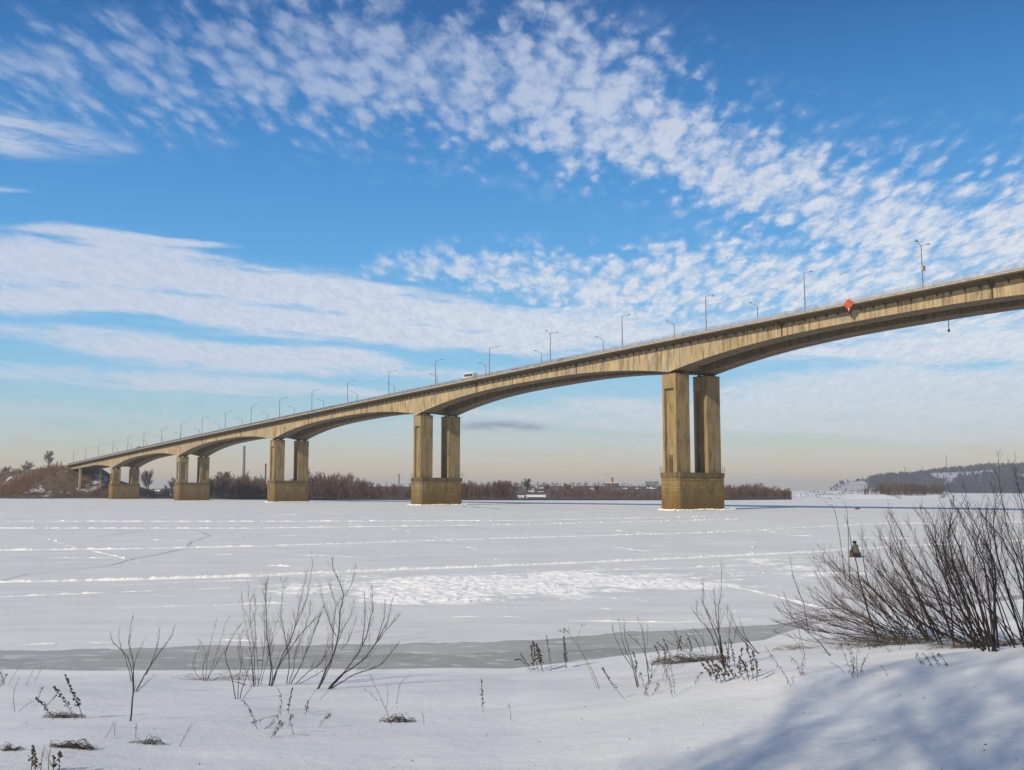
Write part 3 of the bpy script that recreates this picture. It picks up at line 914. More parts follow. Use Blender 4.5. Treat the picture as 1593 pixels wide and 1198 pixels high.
FT = 10.4
for i in range(-1, 5):
    t = i * SPAN
    pier = empty('pier', B(t, 0, 0), BANG); child(pier, bridge); pier.location = (Matrix.Rotation(-BANG, 4, 'Z') @ (B(t, 0, 0) - C0)); pier.rotation_euler = (0, 0, 0); pier.scale = (1, 1, 1)
    bpy.context.view_layer.update()
    # footing in three casts
    mb = MB()
    mb.prism(oct_poly(t, 3.62, 9.75, .9), -3, FT - 1.25)
    for z in (2.9, 5.6):
        pass
    fo = mb.build('footing', M['footing'], pier)
    mb = MB(); mb.prism(oct_poly(t, 3.8, 9.93, .9), FT - 1.245, FT); mb.build('coping', M['coping'], pier)
    mb = MB()
    for z in (1.6, 3.3, 5.0, 6.7, 8.1):
        mb.prism(oct_poly(t, 3.635, 9.765, .9), z, z + .07, cap=True)
    mb.build('casting_seam', M['coping'], pier, kind='stuff')
    ztop = zb_(t) - .55
    for sgn in (1, -1):
        mb = MB(); o0, o1 = 3.6, 9.0
        hx = 2.6
        def R4(a0, a1, p0, p1): return rect(t, a0, a1, *(sorted((sgn * p0, sgn * p1))))
        capz = ztop - (4.0 if i <= 1 else 3.0)
        if i <= 2:
            mb.prism(R4(-hx, hx, o0 + .95, o1 - .95), FT - .02, capz + .01)
            for a0, a1 in ((-hx, -hx + .8), (hx - .75, hx)):
                for p0, p1 in ((o0, o0 + .95), (o1 - .95, o1)):
                    mb.prism(R4(a0 + .002, a1 - .002, p0, p1), FT - .02, capz)
        else:
            mb.prism(R4(-hx + .7, hx - .7, o0 + .8, o1 - .8), FT - .02, capz + .01)
            for a0, a1 in ((-hx, -hx + 1.1), (hx - 1.1, hx)):
                for p0, p1 in ((o0, o0 + 1.2), (o1 - 1.2, o1)):
                    mb.prism(R4(a0, a1, p0, p1), FT - .02, capz)
            mb.prism(R4(-hx - .03, hx + .03, o0 - .03, o1 + .03), FT - .01, FT + 1.9)
        mb.prism(R4(-hx - .02, hx + .02, o0 - .02, o1 + .02), capz, ztop)
        mb.build('column', M['pier'], pier)
        # horizontal lift seams
        mb = MB(); z = FT + 3.5
        mb.prism(R4(-hx - .12, hx + .12, o0 - .12, o1 + .12), ztop + .003, ztop + .22)
        for p in (o0 + 1.1, o1 - 1.1):
            for a in (-1.2, 1.2): mb.box(B(t + a, sgn * p, ztop + .40), (.42, .42, .19), BANG)
        mb.build('bearing', M['bearing'], pier)
    # crossbeam diaphragm between girders over the pier
    mb = MB(); panel(mb, t - 1.4, t + 1.4, -3.58, 3.58, lambda q: deck_z(q) - .85, lambda q: zb_(t) + 1.2); mb.build('crossbeam', M['soffit_shaded'], pier)
    # fence stanchions on the footing corners
    mb = MB()
    for a in (-3.4, 3.4):
        for o in (-9.5, -8.6, 8.6, 9.5):
            mb.bar(B(t + a, o, FT), B(t + a, o, FT + 1.5), .05)
        for s in (-1, 1): mb.bar(B(t + a, 8.6 * s, FT + 1.45), B(t + a, 9.5 * s, FT + 1.45), .04); mb.bar(B(t + a, 8.6 * s, FT + .8), B(t + a, 9.5 * s, FT + .8), .04)
    mb.build('guard_rail', M['bearing'], pier, kind='stuff')

# service ladder cage in the recess of the near pier
lad = MB()
for a in (-.2, .75):
    lad.bar(B(a, 8.35, FT), B(a, 8.35, FT + 5.0), .07)
    lad.bar(B(a, 8.9, FT), B(a, 8.9, FT + 4.2 - a), .07)
for q in range(11):
    lad.bar(B(-.2, 8.35, FT + .3 + q * .45), B(.75, 8.35, FT + .3 + q * .45), .05)
    if q % 2: lad.bar(B(-.2, 8.9, FT + .3 + q * .38), B(.75, 8.35, FT + .3 + q * .45), .05); lad.bar(B(-.2, 8.35, FT + q * .4), B(-.2, 8.9, FT + .3 + q * .35), .05)
o = lad.build('service_ladder', M['rust'], None, label='rusty green ladder cage in the recess of the nearest pier column', cat='ladder')

# ice collars round the footings
for i, (ext, lab) in enumerate(((2.7, 'white ice collar round the foot of the largest nearest pier'), (1.8, 'ragged ice collar round the second nearest pier'), (1.2, 'narrow ice collar round the third pier'))):
    t = i * SPAN; mb = MB()
    poly = []
    for q in range(44):
        a = 2 * math.pi * q / 44
        ca, sa = math.cos(a), math.sin(a)
        s = 1 / max(abs(ca) / 4.0, abs(sa) / 10.1)
        e = .35 + .5 * rng.random()
        if sa < -.75: e += ext * (.6 + .3 * rng.random())
        if ca < -.3: e += .3
        poly.append(tuple(B(t + ca * (s + e), sa * (s + e), 0)[:2]))
    poly = poly[::-1]
    mb.prism(poly, -.1, .28)
    for q in range(150):
        x, y = rng.choice(poly); mb.lump((x + rng.gauss(0, .25), y + rng.gauss(0, .25), .25), rng.uniform(.12, .38), squash=.8)
    mb.build('ice_collar', M['clod'], None, label=lab, kind='stuff')

# abutment and the little support under the end of the bridge
ab = MB()
ab.prism(rect(TEND, -1.5, 4.5, -12.5, 12.5), 4, deck_z(TEND) - 1.2)
ab.prism(rect(TEND, 1.0, 4.6, -12.6, 12.6), deck_z(TEND) - 1.3, deck_z(TEND) - .02)
ab.build('abutment', M['pier'], None, label='concrete abutment block where the bridge meets the embankment', cat='abutment')
for o_ in (7.5, -7.5):
    mb = MB(); t = TEND - 22; mb.prism(rect(t, -.7, .7, o_ - .7, o_ + .7), 2, zb_(t) + .1)
    mb.prism(rect(t, -1, 1, o_ - 1, o_ + 1), zb_(t) - 1.2, zb_(t) + .05)
    mb.build('trestle_post', M['edge'], None, label='pale square post under the last span, %s' % ('on the upstream side' if o_ > 0 else 'on the far side'), cat='post', group='posts under the last span')


# ------------------------------------------------------------------ street lamps
def lamp(side, double=False, box=False):
    """lamp built at origin, arm toward +x local"""
    root = bpy.data.objects.new('street_lamp', None); col.objects.link(root)
    mb = MB(); H_ = 10.3
    mb.tube([(0, 0, 0), (0, 0, 1.5), (0, 0, H_ - 1.0), (0, 0, H_ - .5)], [.17, .15, .11, .09], 6)
    mb.tube([(0, 0, 0), (0, 0, .35)], [.26, .22], 6)
    mb.build('pole', M['pole'], root, world=False)
    for s in ((1, -1) if double else (1,)):
        L_ = 2.6 if s == 1 else 1.3
        mb = MB(); mb.tube([(0, 0, H_ - .75), (.5 * s, 0, H_ - .3), (L_ * s, 0, H_ + .15)], [.07, .06, .05], 5)
        a = mb.build('arm', M['pole'], root, world=False)
        mb = MB(); mb.add([(L_ * s, -.2, H_ + .12), ((L_ + .9) * s, -.14, H_ + .22), ((L_ + .9) * s, .14, H_ + .22), (L_ * s, .2, H_ + .12), (L_ * s, -.14, H_ + .36), ((L_ + .85) * s, -.1, H_ + .36), ((L_ + .85) * s, .1, H_ + .36), (L_ * s, .14, H_ + .36)],
                          [(3, 2, 1, 0), (4, 5, 6, 7), (0, 1, 5, 4), (1, 2, 6, 5), (2, 3, 7, 6), (3, 0, 4, 7)])
        mb.build('lamp_head', M['lamp'], root, world=False)
    if box:
        mb = MB(); mb.box((.05, -.28, 4.7), (.36, .22, .55)); mb.build('switch_box', M['rust2'], root, world=False)
    return root


M['rust2'] = material('grey_pink_box', (.32, .22, .20))


def copy_tree(o, parent=None):
    c = o.copy(); col.objects.link(c); c.parent = parent
    for ch in o.children: copy_tree(ch, c)
    return c


proto1 = lamp(1); proto2 = lamp(1, double=True); proto3 = lamp(1, double=True, box=True)
used = {}
TN = [-79.4 - 33.55, -79.4, -48.3, -16.4, 16.2, 49.6, 82.8, 116.9, 151.0, 185.5, 219.3, 253.8, 287.6, 321.8, 355.5, 389.5, 423, 457, 490.5, 524, 558, 592, 626]
TF = [-15.2, 17.3, 49.6, 82.5, 116.6, 151, 185.2, 219, 253.1, 286.1, 320, 354, 388, 422, 456, 490, 524, 558, 592]
ordn = ['first', 'second', 'third', 'fourth', 'fifth', 'sixth', 'seventh', 'eighth', 'ninth', 'tenth', 'eleventh', 'twelfth', 'thirteenth', 'fourteenth', 'fifteenth', 'sixteenth', 'seventeenth', 'eighteenth', 'nineteenth', 'twentieth', 'twenty-first', 'twenty-second', 'twenty-third', 'twenty-fourth']
near_tops = []
for side, T in ((1, TN), (-1, TF)):
    for i, t in enumerate(T):
        kind = proto3 if (side == 1 and i == 1) else proto2 if (side == 1 and i in (0, 5)) else proto1
        if kind.name not in used: o = kind; used[kind.name] = 1
        else: o = copy_tree(kind)
        off = 11.3 * side
        o.location = B(t, off, deck_z(t) + (0 if side == 1 else 0))
        d = -ND * side
        o.rotation_euler = (rng.uniform(-.012, .012), rng.uniform(-.012, .012), math.atan2(d.y, d.x))
        if kind is proto3: lab = 'two armed street lamp with a box halfway up its pole'
        elif side == 1: lab = '%s tall street lamp on the near side of the bridge counted from the right' % ordn[i]
        else: lab = '%s street lamp on the far side of the deck, lower half hidden, from the right' % ordn[i]
        tag(o, lab, 'street lamp', 'street lamps along the bridge')
        if side == 1: near_tops.append(B(t, 11.3, deck_z(t) + 8.6))
mb = MB()
for a, b in zip(near_tops, near_tops[1:]):
    pts = []
    for q in range(9):
        s = q / 8; p = a.lerp(b, s); p.z -= 1.1 * 4 * s * (1 - s); pts.append(p)
    mb.tube(pts, [.022] * 9, 3)
mb.build('overhead_cable', M['wire'], None, label='thin sagging cable strung along the near side lamp posts', cat='cable')

# red diamond navigation mark on the deck edge
M['red'] = material('faded_red_paint', (.42, .05, .025), rough=.7, var=(.50, .11, .05), scale=1.4, var2=(.55, .35, .12), scale2=2.5, f2=(.60, .72))
M['white'] = material('white_enamel', (.75, .74, .70), rough=.5)
mark = empty('navigation_mark', B(-61.2, 12.2, deck_z(-61.2)), label='red diamond shaped navigation board fixed to the edge of the bridge deck', cat='sign')
mb = MB(); tm = -61.2; zc = deck_z(tm) - .15; w = 1.42
vs = []
for o_ in (12.28, 12.40):
    for a, b in ((0, -w), (w, 0), (0, w), (-w, 0)): vs.append(B(tm - a, o_, zc + b))
mb.add(vs, [(3, 2, 1, 0), (4, 5, 6, 7), (0, 1, 5, 4), (1, 2, 6, 5), (2, 3, 7, 6), (3, 0, 4, 7)]); mb.build('board', M['red'], mark)
mb = MB()
for s in (-.5, .5): mb.bar(B(tm + s, 12.25, zc - .8), B(tm + s, 12.25, zc + .8), .06); mb.bar(B(tm + s, 12.25, zc + .4), B(tm + s, 11.8, zc + .4), .05)
mb.bar(B(tm, 12.3, zc - w), B(tm, 12.3, zc - w - .4), .10)
mb.build('bracket', M['edge'], mark)
mb = MB(); mb.box(B(tm - .1, 12.42, zc - w + .15), (.16, .08, .1), BANG); mb.box(B(tm, 12.44, zc + w - .15), (.1, .06, .22), BANG); mb.build('signal_lamp', M['white'], mark)
# hanging lantern under the far girder
t = -73.5; mb = MB(); z0 = zb_(t)
lan = empty('navigation_lantern', B(t, -8.6, z0), label='thin rod with a small lantern hanging below the far girder', cat='lantern')
mb.bar(B(t, -8.6, z0 + .1), B(t, -8.6, z0 - 2.2), .09); mb.build('rod', M['pole'], lan)
mb = MB(); mb.box(B(t, -8.6, z0 - 2.5), (.2, .2, .32), BANG); mb.build('lantern_body', M['lamp'], lan)


# ------------------------------------------------------------------ vehicles
def car(name, L_, W_, prof, glass, color, wheels=(.9, -.9), label='', snow=None):
    """prof: side outline (x, z) clockwise; glass: list of side windows quads; car points to +x"""
    root = bpy.data.objects.new(name, None); col.objects.link(root)
    n = len(prof); mb = MB(); vs = []; inset = .09
    zs = max(z for _, z in prof)
    for s in (-1, 1):
        for x, z in prof:
            k = W_ / 2 * (1 - .14 * max(0, (z - zs * .55)) / (zs * .45)); vs.append((x, s * (k), z))
    fs = [(i, (i + 1) % n, n + (i + 1) % n, n + i) for i in range(n)] + [tuple(range(n - 1, -1, -1)), tuple(range(n, 2 * n))]
    mb.add(vs, fs); bo = mb.build('body', color, root, world=False)
    bv = bo.modifiers.new('bevel', 'BEVEL'); bv.width = .06; bv.segments = 2
    for q in glass:
        for s in (-1, 1):
            mb = MB(); vv = []
            for off in (-.02, .015):
                for x, z in q:
                    k = W_ / 2 * (1 - .14 * max(0, (z - zs * .55)) / (zs * .45)); vv.append((x, s * (k + off), z))
            mb.add(vv, [(0, 1, 2, 3), (7, 6, 5, 4), (0, 4, 5, 1), (1, 5, 6, 2), (2, 6, 7, 3), (3, 7, 4, 0)])
            mb.build('window', M['glass'], root, world=False)
    for x in wheels:
        for s in (-1, 1):
            mb = MB(); mb.tube([(x, s * (W_ / 2 - .22), .34), (x, s * (W_ / 2 + .01), .34)], [.34, .34], 12)
            w_ = mb.build('wheel', M['tyre'], root, world=False)
            mb = MB(); mb.tube([(x, s * (W_ / 2), .34), (x, s * (W_ / 2 + .03), .34)], [.18, .16], 8); mb.build('rim', M['rail'], w_, world=False)
    for s in (-1, 1):
        mb = MB(); mb.box((L_ / 2 - .02, s * (W_ / 2 - .3), .72), (.05, .16, .09)); mb.build('headlight', M['white'], root, world=False)
    return tag(root, label, name, 'vehicles crossing the bridge')


M['glass'] = material('dark_window_glass', (.02, .025, .03), rough=.12, spec=.6)
M['tyre'] = material('tyre_rubber', (.02, .02, .02))
M['van_white'] = material('white_car_paint', (.72, .70, .62), rough=.35, spec=.5, var=(.6, .56, .48), scale=1.5)
M['dark_paint'] = material('dark_car_paint', (.025, .03, .04), rough=.3, spec=.5)
M['tan_paint'] = material('tan_load', (.30, .22, .10), rough=.5)
van_prof = [(-2.6, .35), (-2.6, 2.2), (-2.4, 2.35), (1.2, 2.35), (1.5, 2.25), (2.1, 1.35), (2.6, 1.15), (2.65, .35)]
van = car('van', 5.2, 2.0, van_prof, [[(-2.4, 1.3), (-1.3, 1.3), (-1.3, 2.0), (-2.4, 2.0)], [(-1.1, 1.3), (0, 1.3), (0, 2.0), (-1.1, 2.0)], [(.2, 1.3), (1.75, 1.3), (1.35, 2.0), (.2, 2.0)]], M['van_white'], (1.7, -1.6), 'white van with a row of dark windows on the bridge')
van.location = B(98.5, 8.6, deck_z(98.5) + .35); van.rotation_euler = (0, R(-1.8), BANG)
van.scale = (1.25, 1.2, 1.25)
sed = [(-2.2, .3), (-2.25, .85), (-1.7, .95), (-1.2, 1.42), (.4, 1.45), (1.1, .98), (2.15, .85), (2.2, .3)]
sg = [[(-1.45, .95), (-.4, .95), (-.4, 1.36), (-1.1, 1.36)], [(-.3, .95), (.9, .95), (.35, 1.38), (-.3, 1.38)]]
c1 = car('car', 4.4, 1.75, sed, sg, M['dark_paint'], (1.35, -1.35), 'dark saloon car far down the bridge toward its left end')
c1.location = B(475, 8.6, deck_z(475) + .8); c1.rotation_euler = (0, R(-2), BANG); c1.scale = (1.35, 1.2, 1.2)
c2 = car('car', 4.4, 1.75, sed, sg, M['dark_paint'], (1.35, -1.35), 'low dark car showing only its roof over the deck edge')
c2.location = B(70.0, 9.2, deck_z(70) - .05); c2.rotation_euler = (0, R(-1.8), BANG)
c3 = car('car', 4.4, 1.75, sed, sg, M['tan_paint'], (1.35, -1.35), 'tan car beside the double armed lamp on the bridge')
c3.location = B(45.6, 9.2, deck_z(45.6) + .15); c3.rotation_euler = (0, R(-1.8), BANG)
c4 = car('car', 4.4, 1.75, sed, sg, M['van_white'], (1.35, -1.35), 'pale car low behind the railing right of the van')
c4.location = B(62, -5.2, deck_z(62) - .1); c4.rotation_euler = (0, R(1.8), BANG + math.pi)


# ------------------------------------------------------------------ bare tree generator (distant and behind-camera trees)
def bare_tree(mb, H_, trunk=.22, levels=3, nb=7, spread=.75, r_min=.03, seed=1, fork=.25, droop=.0, mi2=0, width=1.0):
    q = random.Random(seed)

    def limb(p, d, L_, r, lev):
        n = 4 if lev < 2 else 3
        pts = [p]; dd = d.copy()
        for i in range(n):
            dd = (dd + Vector((q.gauss(0, .13), q.gauss(0, .13), .10 - droop * lev))).normalized()
            pts.append(pts[-1] + dd * (L_ / n))
        rad = [max(r * (1 - .75 * i / n), r_min * .6) for i in range(n + 1)]
        mb.tube(pts, rad, 5 if lev == 0 else 3, mi=(0 if lev < 2 else mi2), cap=False)
        if lev >= levels: return
        k = nb if lev == 0 else max(3, nb - 1)
        for i in range(k):
            s = fork + (1 - fork) * (i + q.random()) / k if lev == 0 else .25 + .75 * (i + q.random()) / k
            j = min(int(s * n), n - 1); pp = pts[j].lerp(pts[j + 1], s * n - j)
            a = q.random() * 6.283
            side = Vector((math.cos(a) * width, math.sin(a) * width, 0))
            nd = (dd * (.55 + .3 * s) + side * spread * (1.0 - .3 * s) + Vector((0, 0, .25))).normalized()
            limb(pp, nd, L_ * (.62 - .22 * s) * q.uniform(.8, 1.15), max(rad[j] * .55, r_min), lev + 1)
    limb(Vector((0, 0, -.3)), Vector((q.gauss(0, .04), q.gauss(0, .04), 1)).normalized(), H_ * .78, trunk, 0)


def tree_arrays(**k):
    mb = MB(); bare_tree(mb, **k)
    v = np.array([tuple(p) for p in mb.v], dtype=float)
    f = []
    for a in mb.f:
        if len(a) == 4: f += [(a[0], a[1], a[2]), (a[0], a[2], a[3])]
        else: f += [(a[0], a[i], a[i + 1]) for i in range(1, len(a) - 1)]
    return v, np.array(f)


def merge(parts):
    V = []; Fc = []; b = 0
    for v, f in parts: V.append(v); Fc.append(f + b); b += len(v)
    return np.concatenate(V), np.concatenate(Fc)


def place(vf, x, y, z, s, a, sx=1.0):
    v, f = vf; c, n = math.cos(a), math.sin(a)
    w = np.empty_like(v); w[:, 0] = (v[:, 0] * c - v[:, 1] * n) * s * sx + x; w[:, 1] = (v[:, 0] * n + v[:, 1] * c) * s * sx + y; w[:, 2] = v[:, 2] * s + z
    return w, f


M['brush'] = material('reddish_brush', (.125, .062, .05), var=(.08, .042, .038), scale=.02, var2=(.19, .11, .075), scale2=.06, spec=.1)
M['brush2'] = material('olive_brush', (.15, .115, .075), var=(.10, .07, .05), scale=.03, spec=.1)
M['grey_brush'] = material('grey_brush', (.13, .105, .095), var=(.09, .075, .07), scale=.03, spec=.1)
M['brush4'] = material('dark_spit_brush', (.085, .065, .05), var=(.05, .042, .038), scale=.03, spec=.1)
M['brush3'] = material('orange_brush', (.24, .12, .06), var=(.15, .08, .05), scale=.05, spec=.1)
M['bark'] = material('grey_bark', (.12, .095, .08), var=(.08, .06, .05), scale=2, spec=.1)
M['forest'] = material('hill_forest', (.032, .045, .080), var=(.025, .036, .064), scale=.01, var2=(.06, .055, .07), scale2=.02, spec=.05)  # blue of the distance haze put into the forest colour
M['conifer'] = material('conifer_needles', (.03, .045, .03), spec=.05)

# ------------------------------------------------------------------ far bank land
SHORE = [(-500, 1020), (0, 960), (60, 860), (100, 790), (165, 768), (215, 745), (262, 722), (330, 680), (410, 652), (500, 628), (640, 612), (800, 604), (1000, 604), (1130, 615),
         (1225, 650), (1300, 700), (1400, 745), (1462, 790), (1472, 2150), (1600, 2250), (2100, 2300)]


def shore(px): return float(np.interp(px, [a for a, _ in SHORE], [b for _, b in SHORE]))


def px_of(X, Y): return CX + F * X / Y * (1 / math.cos(PITCH)) * .9947


def land_h(px, D):
    D = np.asarray(D, dtype=float); px = np.asarray(px, dtype=float)
    s = D - np.interp(px, [a for a, _ in SHORE], [b for _, b in SHORE])
    X = (px - CX) / F * D
    town = np.interp(px, [-500, 240, 330, 700, 1000, 1130, 1240, 1300], [.6, .6, 1, 1, 1, .7, .25, .2])
    h = .9 * np.clip(s / 3.0, 0, 1) + (np.clip(s - 10, 0, 700) * .0155) * town
    h = h + (noise2(X, D, .02, 31) - .4) * 2.2 * np.clip(s / 20, 0, 1)
    # low spit at right with dredged snow heaps
    spit = np.clip((px - 1215) / 25, 0, 1) * np.clip((1480 - px) / 20, 0, 1)
    h = h + spit * np.clip(s / 12, 0, 1) * (2.4 * np.clip(noise2(X, D, .045, 33) - .35, 0, 1) + 1.2 * noise2(X, D, .12, 34))
    return np.where(s < 0, -2.0, h)


def far_land():
    pxs = np.concatenate([np.linspace(-500, 0, 40, endpoint=False), np.linspace(0, 1480, 420), np.linspace(1484, 2100, 60)])
    rows = np.concatenate([[-3, 0, 3, 6, 10, 15, 22], np.linspace(32, 400, 36), np.linspace(450, 1500, 20), [2200, 3500, 6000, 9000]])
    v = []
    for r in rows:
        for p in pxs:
            D = shore(p) + r; v.append(((p - CX) / F * D, D, 0))
    v = np.array(v)
    D = v[:, 1]; px = np.tile(pxs, len(rows))
    v[:, 2] = land_h(px, D)
    s = np.repeat(rows, len(pxs)); v[s < 0, 2] = -1.5; v[s == 0, 2] = -.02
    nx = len(pxs); ny = len(rows); idx = np.arange(nx * ny).reshape(ny, nx)
    f = np.stack([idx[:-1, :-1].ravel(), idx[:-1, 1:].ravel(), idx[1:, 1:].ravel(), idx[1:, :-1].ravel()], 1)
    M['land'] = material('snowy_scrub_land', (.55, .55, .57), var=(.10, .07, .055), scale=.03, f1=(.25, .37), var2=(.16, .12, .09), scale2=.15, f2=(.48, .62), coords='Object')
    M['spit'] = material('snowy_spit', (.72, .72, .73), var=(.25, .21, .18), scale=.06, f1=(.56, .64), stretch=(.4, 1, 1))
    M['shoreline'] = material('dark_shore_mud', (.045, .036, .03), var=(.12, .09, .07), scale=.05, f1=(.55, .75))
    mi = (np.repeat(rows[:-1], nx - 1) < 3).astype(int)
    mpx = np.tile((pxs[:-1] + pxs[1:]) / 2, ny - 1)
    mi[(mpx > 1228)] = 2
    link('far_bank_land', np_mesh('far_bank_land', v, f, [M['land'], M['shoreline'], M['spit']], smooth=True, mi=mi), label='low snowy scrub land of the far bank', kind='structure')


far_land()

# embankment carrying the road to the left end of the bridge
def embankment():
    v = []; f = []
    crest = []
    n = 60; wid = [(-60, .0), (-44, .12), (-30, .45), (-13, 1.0), (13, 1.0), (30, .5), (60, .05), (90, 0)]
    for i in range(n + 1):
        t = TEND - 35 + 579 * (i / n) ** 1.25
        z = deck_z(min(t, TEND + 4)) - .3 - max(0, t - TEND - 4) * .0085
        if t < TEND: z = max(deck_z(TEND) - 2.5 - (TEND - t) * .68, .4)
        fl = 1.0
        for o_, k_ in wid:
            base = 2.0
            p = B(t, -o_, 0)
            jz = 0 if k_ == 1 or k_ < .03 else (noise2(p.x, p.y, .06, 41) - .5) * 5
            base = min(2.0, z)
            v.append((p.x, p.y, (base + (z - base) * k_ + jz * max(0, min(1, (z - base) / 8))) if k_ > 0 else -.3))
    w = len(wid)
    # toe face in front of the abutment
    for i in range(n):
        for j in range(w - 1): f.append((i * w + j, i * w + j + 1, (i + 1) * w + j + 1, (i + 1) * w + j))
    M['slope'] = material('scrub_slope', (.07, .048, .034), var=(.11, .08, .05), scale=.04, var2=(.55, .55, .57), scale2=.05, f2=(.56, .62), amt2=.9)
    link('embankment', np_mesh('embankment', v, f, M['slope'], smooth=False), label='scrub covered road embankment at the left end of the bridge', kind='structure')
    mb = MB(); t = TEND + 4; mb2 = MB()
    while t < TEND + 300:
        for s in (12.6,):
            z = deck_z(TEND + 4) - .3 - (t - TEND - 4) * .0085
            mb.bar(B(t, s, z), B(t, s, z + .9), .08); mb.bar(B(t, s, z + .75), B(t + 5, s, z + .71), .16)
        t += 5
    mb.build('roadside_barrier', M['rail'], None, label='crash barrier along the top of the embankment', cat='barrier')


embankment()

# ------------------------------------------------------------------ far trees
TR = [tree_arrays(H_=10, trunk=.22, levels=3, nb=7, spread=.8, r_min=.035, seed=s) for s in (1, 2, 3)]
SH = [tree_arrays(H_=6, trunk=.10, levels=2, nb=8, spread=.55, r_min=.05, seed=s, fork=.05) for s in (11, 12, 13, 14)]
print('tree tris', [len(f) for v, f in TR], [len(f) for v, f in SH])


def land_point(px, D):
    z = float(land_h(px, D)); return (px - CX) / F * D, D, z


def thicket(name, label, rows, mt, seed):
    """rows: (px0, px1, depth0, depth1, n, hmin, hmax)"""
    q = random.Random(seed); parts = []
    for (p0, p1, s0, s1, n, h0, h1) in rows:
        for i in range(int(n * 1.8)):
            px = q.uniform(p0, p1); D = shore(px) + q.uniform(s0, s1)
            x, y, z = land_point(px, D)
            h = q.uniform(h0, h1) * (.7 + .6 * float(noise2(px, 0, .03, seed)))
            if q.random() < .35: vf = q.choice(TR); s = h / 10
            else: vf = q.choice(SH); s = h / 6
            parts.append(place(vf, x, y, z - .2, s, q.random() * 6.28, 1.15))
    v, f = merge(parts)
    # neighbouring stands differ in colour: red osier, grey poplar, olive willow
    mats = [mt, M['brush'], M['grey_brush'], M['brush2']]
    mi = np.concatenate([np.full(len(p[1]), int(q.choice((0, 0, 1, 2, 3)))) for p in parts])
    link(name, np_mesh(name, v, f, mats, mi=mi), label=label, cat=None, kind='stuff')


thicket('riverside_thicket', 'reddish bare thicket on the far bank between the left piers', [(325, 640, 3, 20, 120, 4, 8), (325, 640, 20, 70, 150, 6, 12), (325, 560, 70, 160, 60, 8, 14)], M['brush'], 51)
thicket('riverside_woods', 'reddish bare woods on the far bank in front of the town', [(640, 800, 3, 60, 130, 4, 8.5), (720, 800, 40, 120, 40, 6, 9.5), (855, 1035, 3, 45, 120, 1.6, 3.8), (855, 1035, 60, 160, 90, 2, 4), (800, 1035, 180, 420, 60, 2.5, 5.5), (800, 1035, 500, 800, 70, 3, 5.5)], M['brush'], 52)
thicket('low_brush', 'low reddish brush on the far bank right of the nearest pier', [(1120, 1225, 3, 50, 110, 2.5, 6.5), (1120, 1215, 50, 140, 50, 4, 8)], M['brush'], 53)
thicket('shore_scrub', 'brown scrub along the far shore at the left end of the bridge', [(-60, 180, 3, 30, 90, 3, 7), (20, 170, 30, 90, 70, 4, 9), (-60, 60, 100, 300, 60, 8, 13), (215, 330, 15, 120, 40, 3, 7), (60, 175, 1, 45, 130, 4, 8), (-20, 170, 1, 9, 120, 1.5, 4)], M['brush3'], 54)
thicket('spit_woods', 'dark bare trees on the low spit below the hill', [(1366, 1464, 60, 200, 150, 4, 8.5), (1330, 1380, 120, 260, 30, 2, 5), (1232, 1380, 2, 70, 26, .8, 2.2), (1240, 1370, 100, 300, 30, 1, 3)], M['brush4'], 55)

# shrubs on the embankment slope
def slope_scrub():
    q = random.Random(61); parts = []
    for i in range(620):
        t = q.uniform(TEND - 8, TEND + 330); o_ = q.uniform(17, 62)
        z = deck_z(min(t, TEND + 4)) - max(0, t - TEND - 4) * .0085
        k_ = np.interp(o_, [13, 30, 44, 60], [1, .5, .12, 0])
        p = B(t, o_, 2 + (z - 2) * k_ - .5)
        parts.append(place(q.choice(SH), p.x, p.y, p.z, q.uniform(2.5, 7) / 6, q.random() * 6.28, 1.2))
    for i in range(420):
        t = q.uniform(TEND - 32, TEND + 50); o_ = q.uniform(-14, 62)
        zz = max(2, deck_z(TEND) - 2.5 - (TEND - t) * .68) if t < TEND else deck_z(TEND + 4)
        if t > TEND - 6 and o_ < 15: continue
        k_ = np.interp(o_, [13, 30, 44, 60], [1, .5, .12, 0])
        p = B(t, o_, 2 + (zz - 2) * k_ - .5)
        parts.append(place(q.choice(SH), p.x, p.y, p.z, q.uniform(3, 6.5) / 6, q.random() * 6.28, 1.2))
    v, f = merge(parts)
    link('slope_scrub', np_mesh('slope_scrub', v, f, M['brush3']), label='orange brown scrub on the slope of the road embankment', kind='stuff')


slope_scrub()


def far_tree(px, py_top, py_base, D, vf, mt, label, wide=1.0, name='bare_tree'):
    z0 = CAMH + (HZ - py_base) / F * D; h = (py_base - py_top) / F * D
    x = (px - CX) / F * D
    root = empty(name, (x, D, z0), label=label, cat='tree')
    v, f = vf; H0 = v[:, 2].max()
    w = v * (h / H0); w[:, :2] *= wide
    cnt = 4 * 5 * 2
    me1 = np_mesh('trunk', w, f[:cnt], M['bark']); me2 = np_mesh('crown', w, f[cnt:], mt)
    link('trunk', me1, root); link('crown', me2, root)
    return root


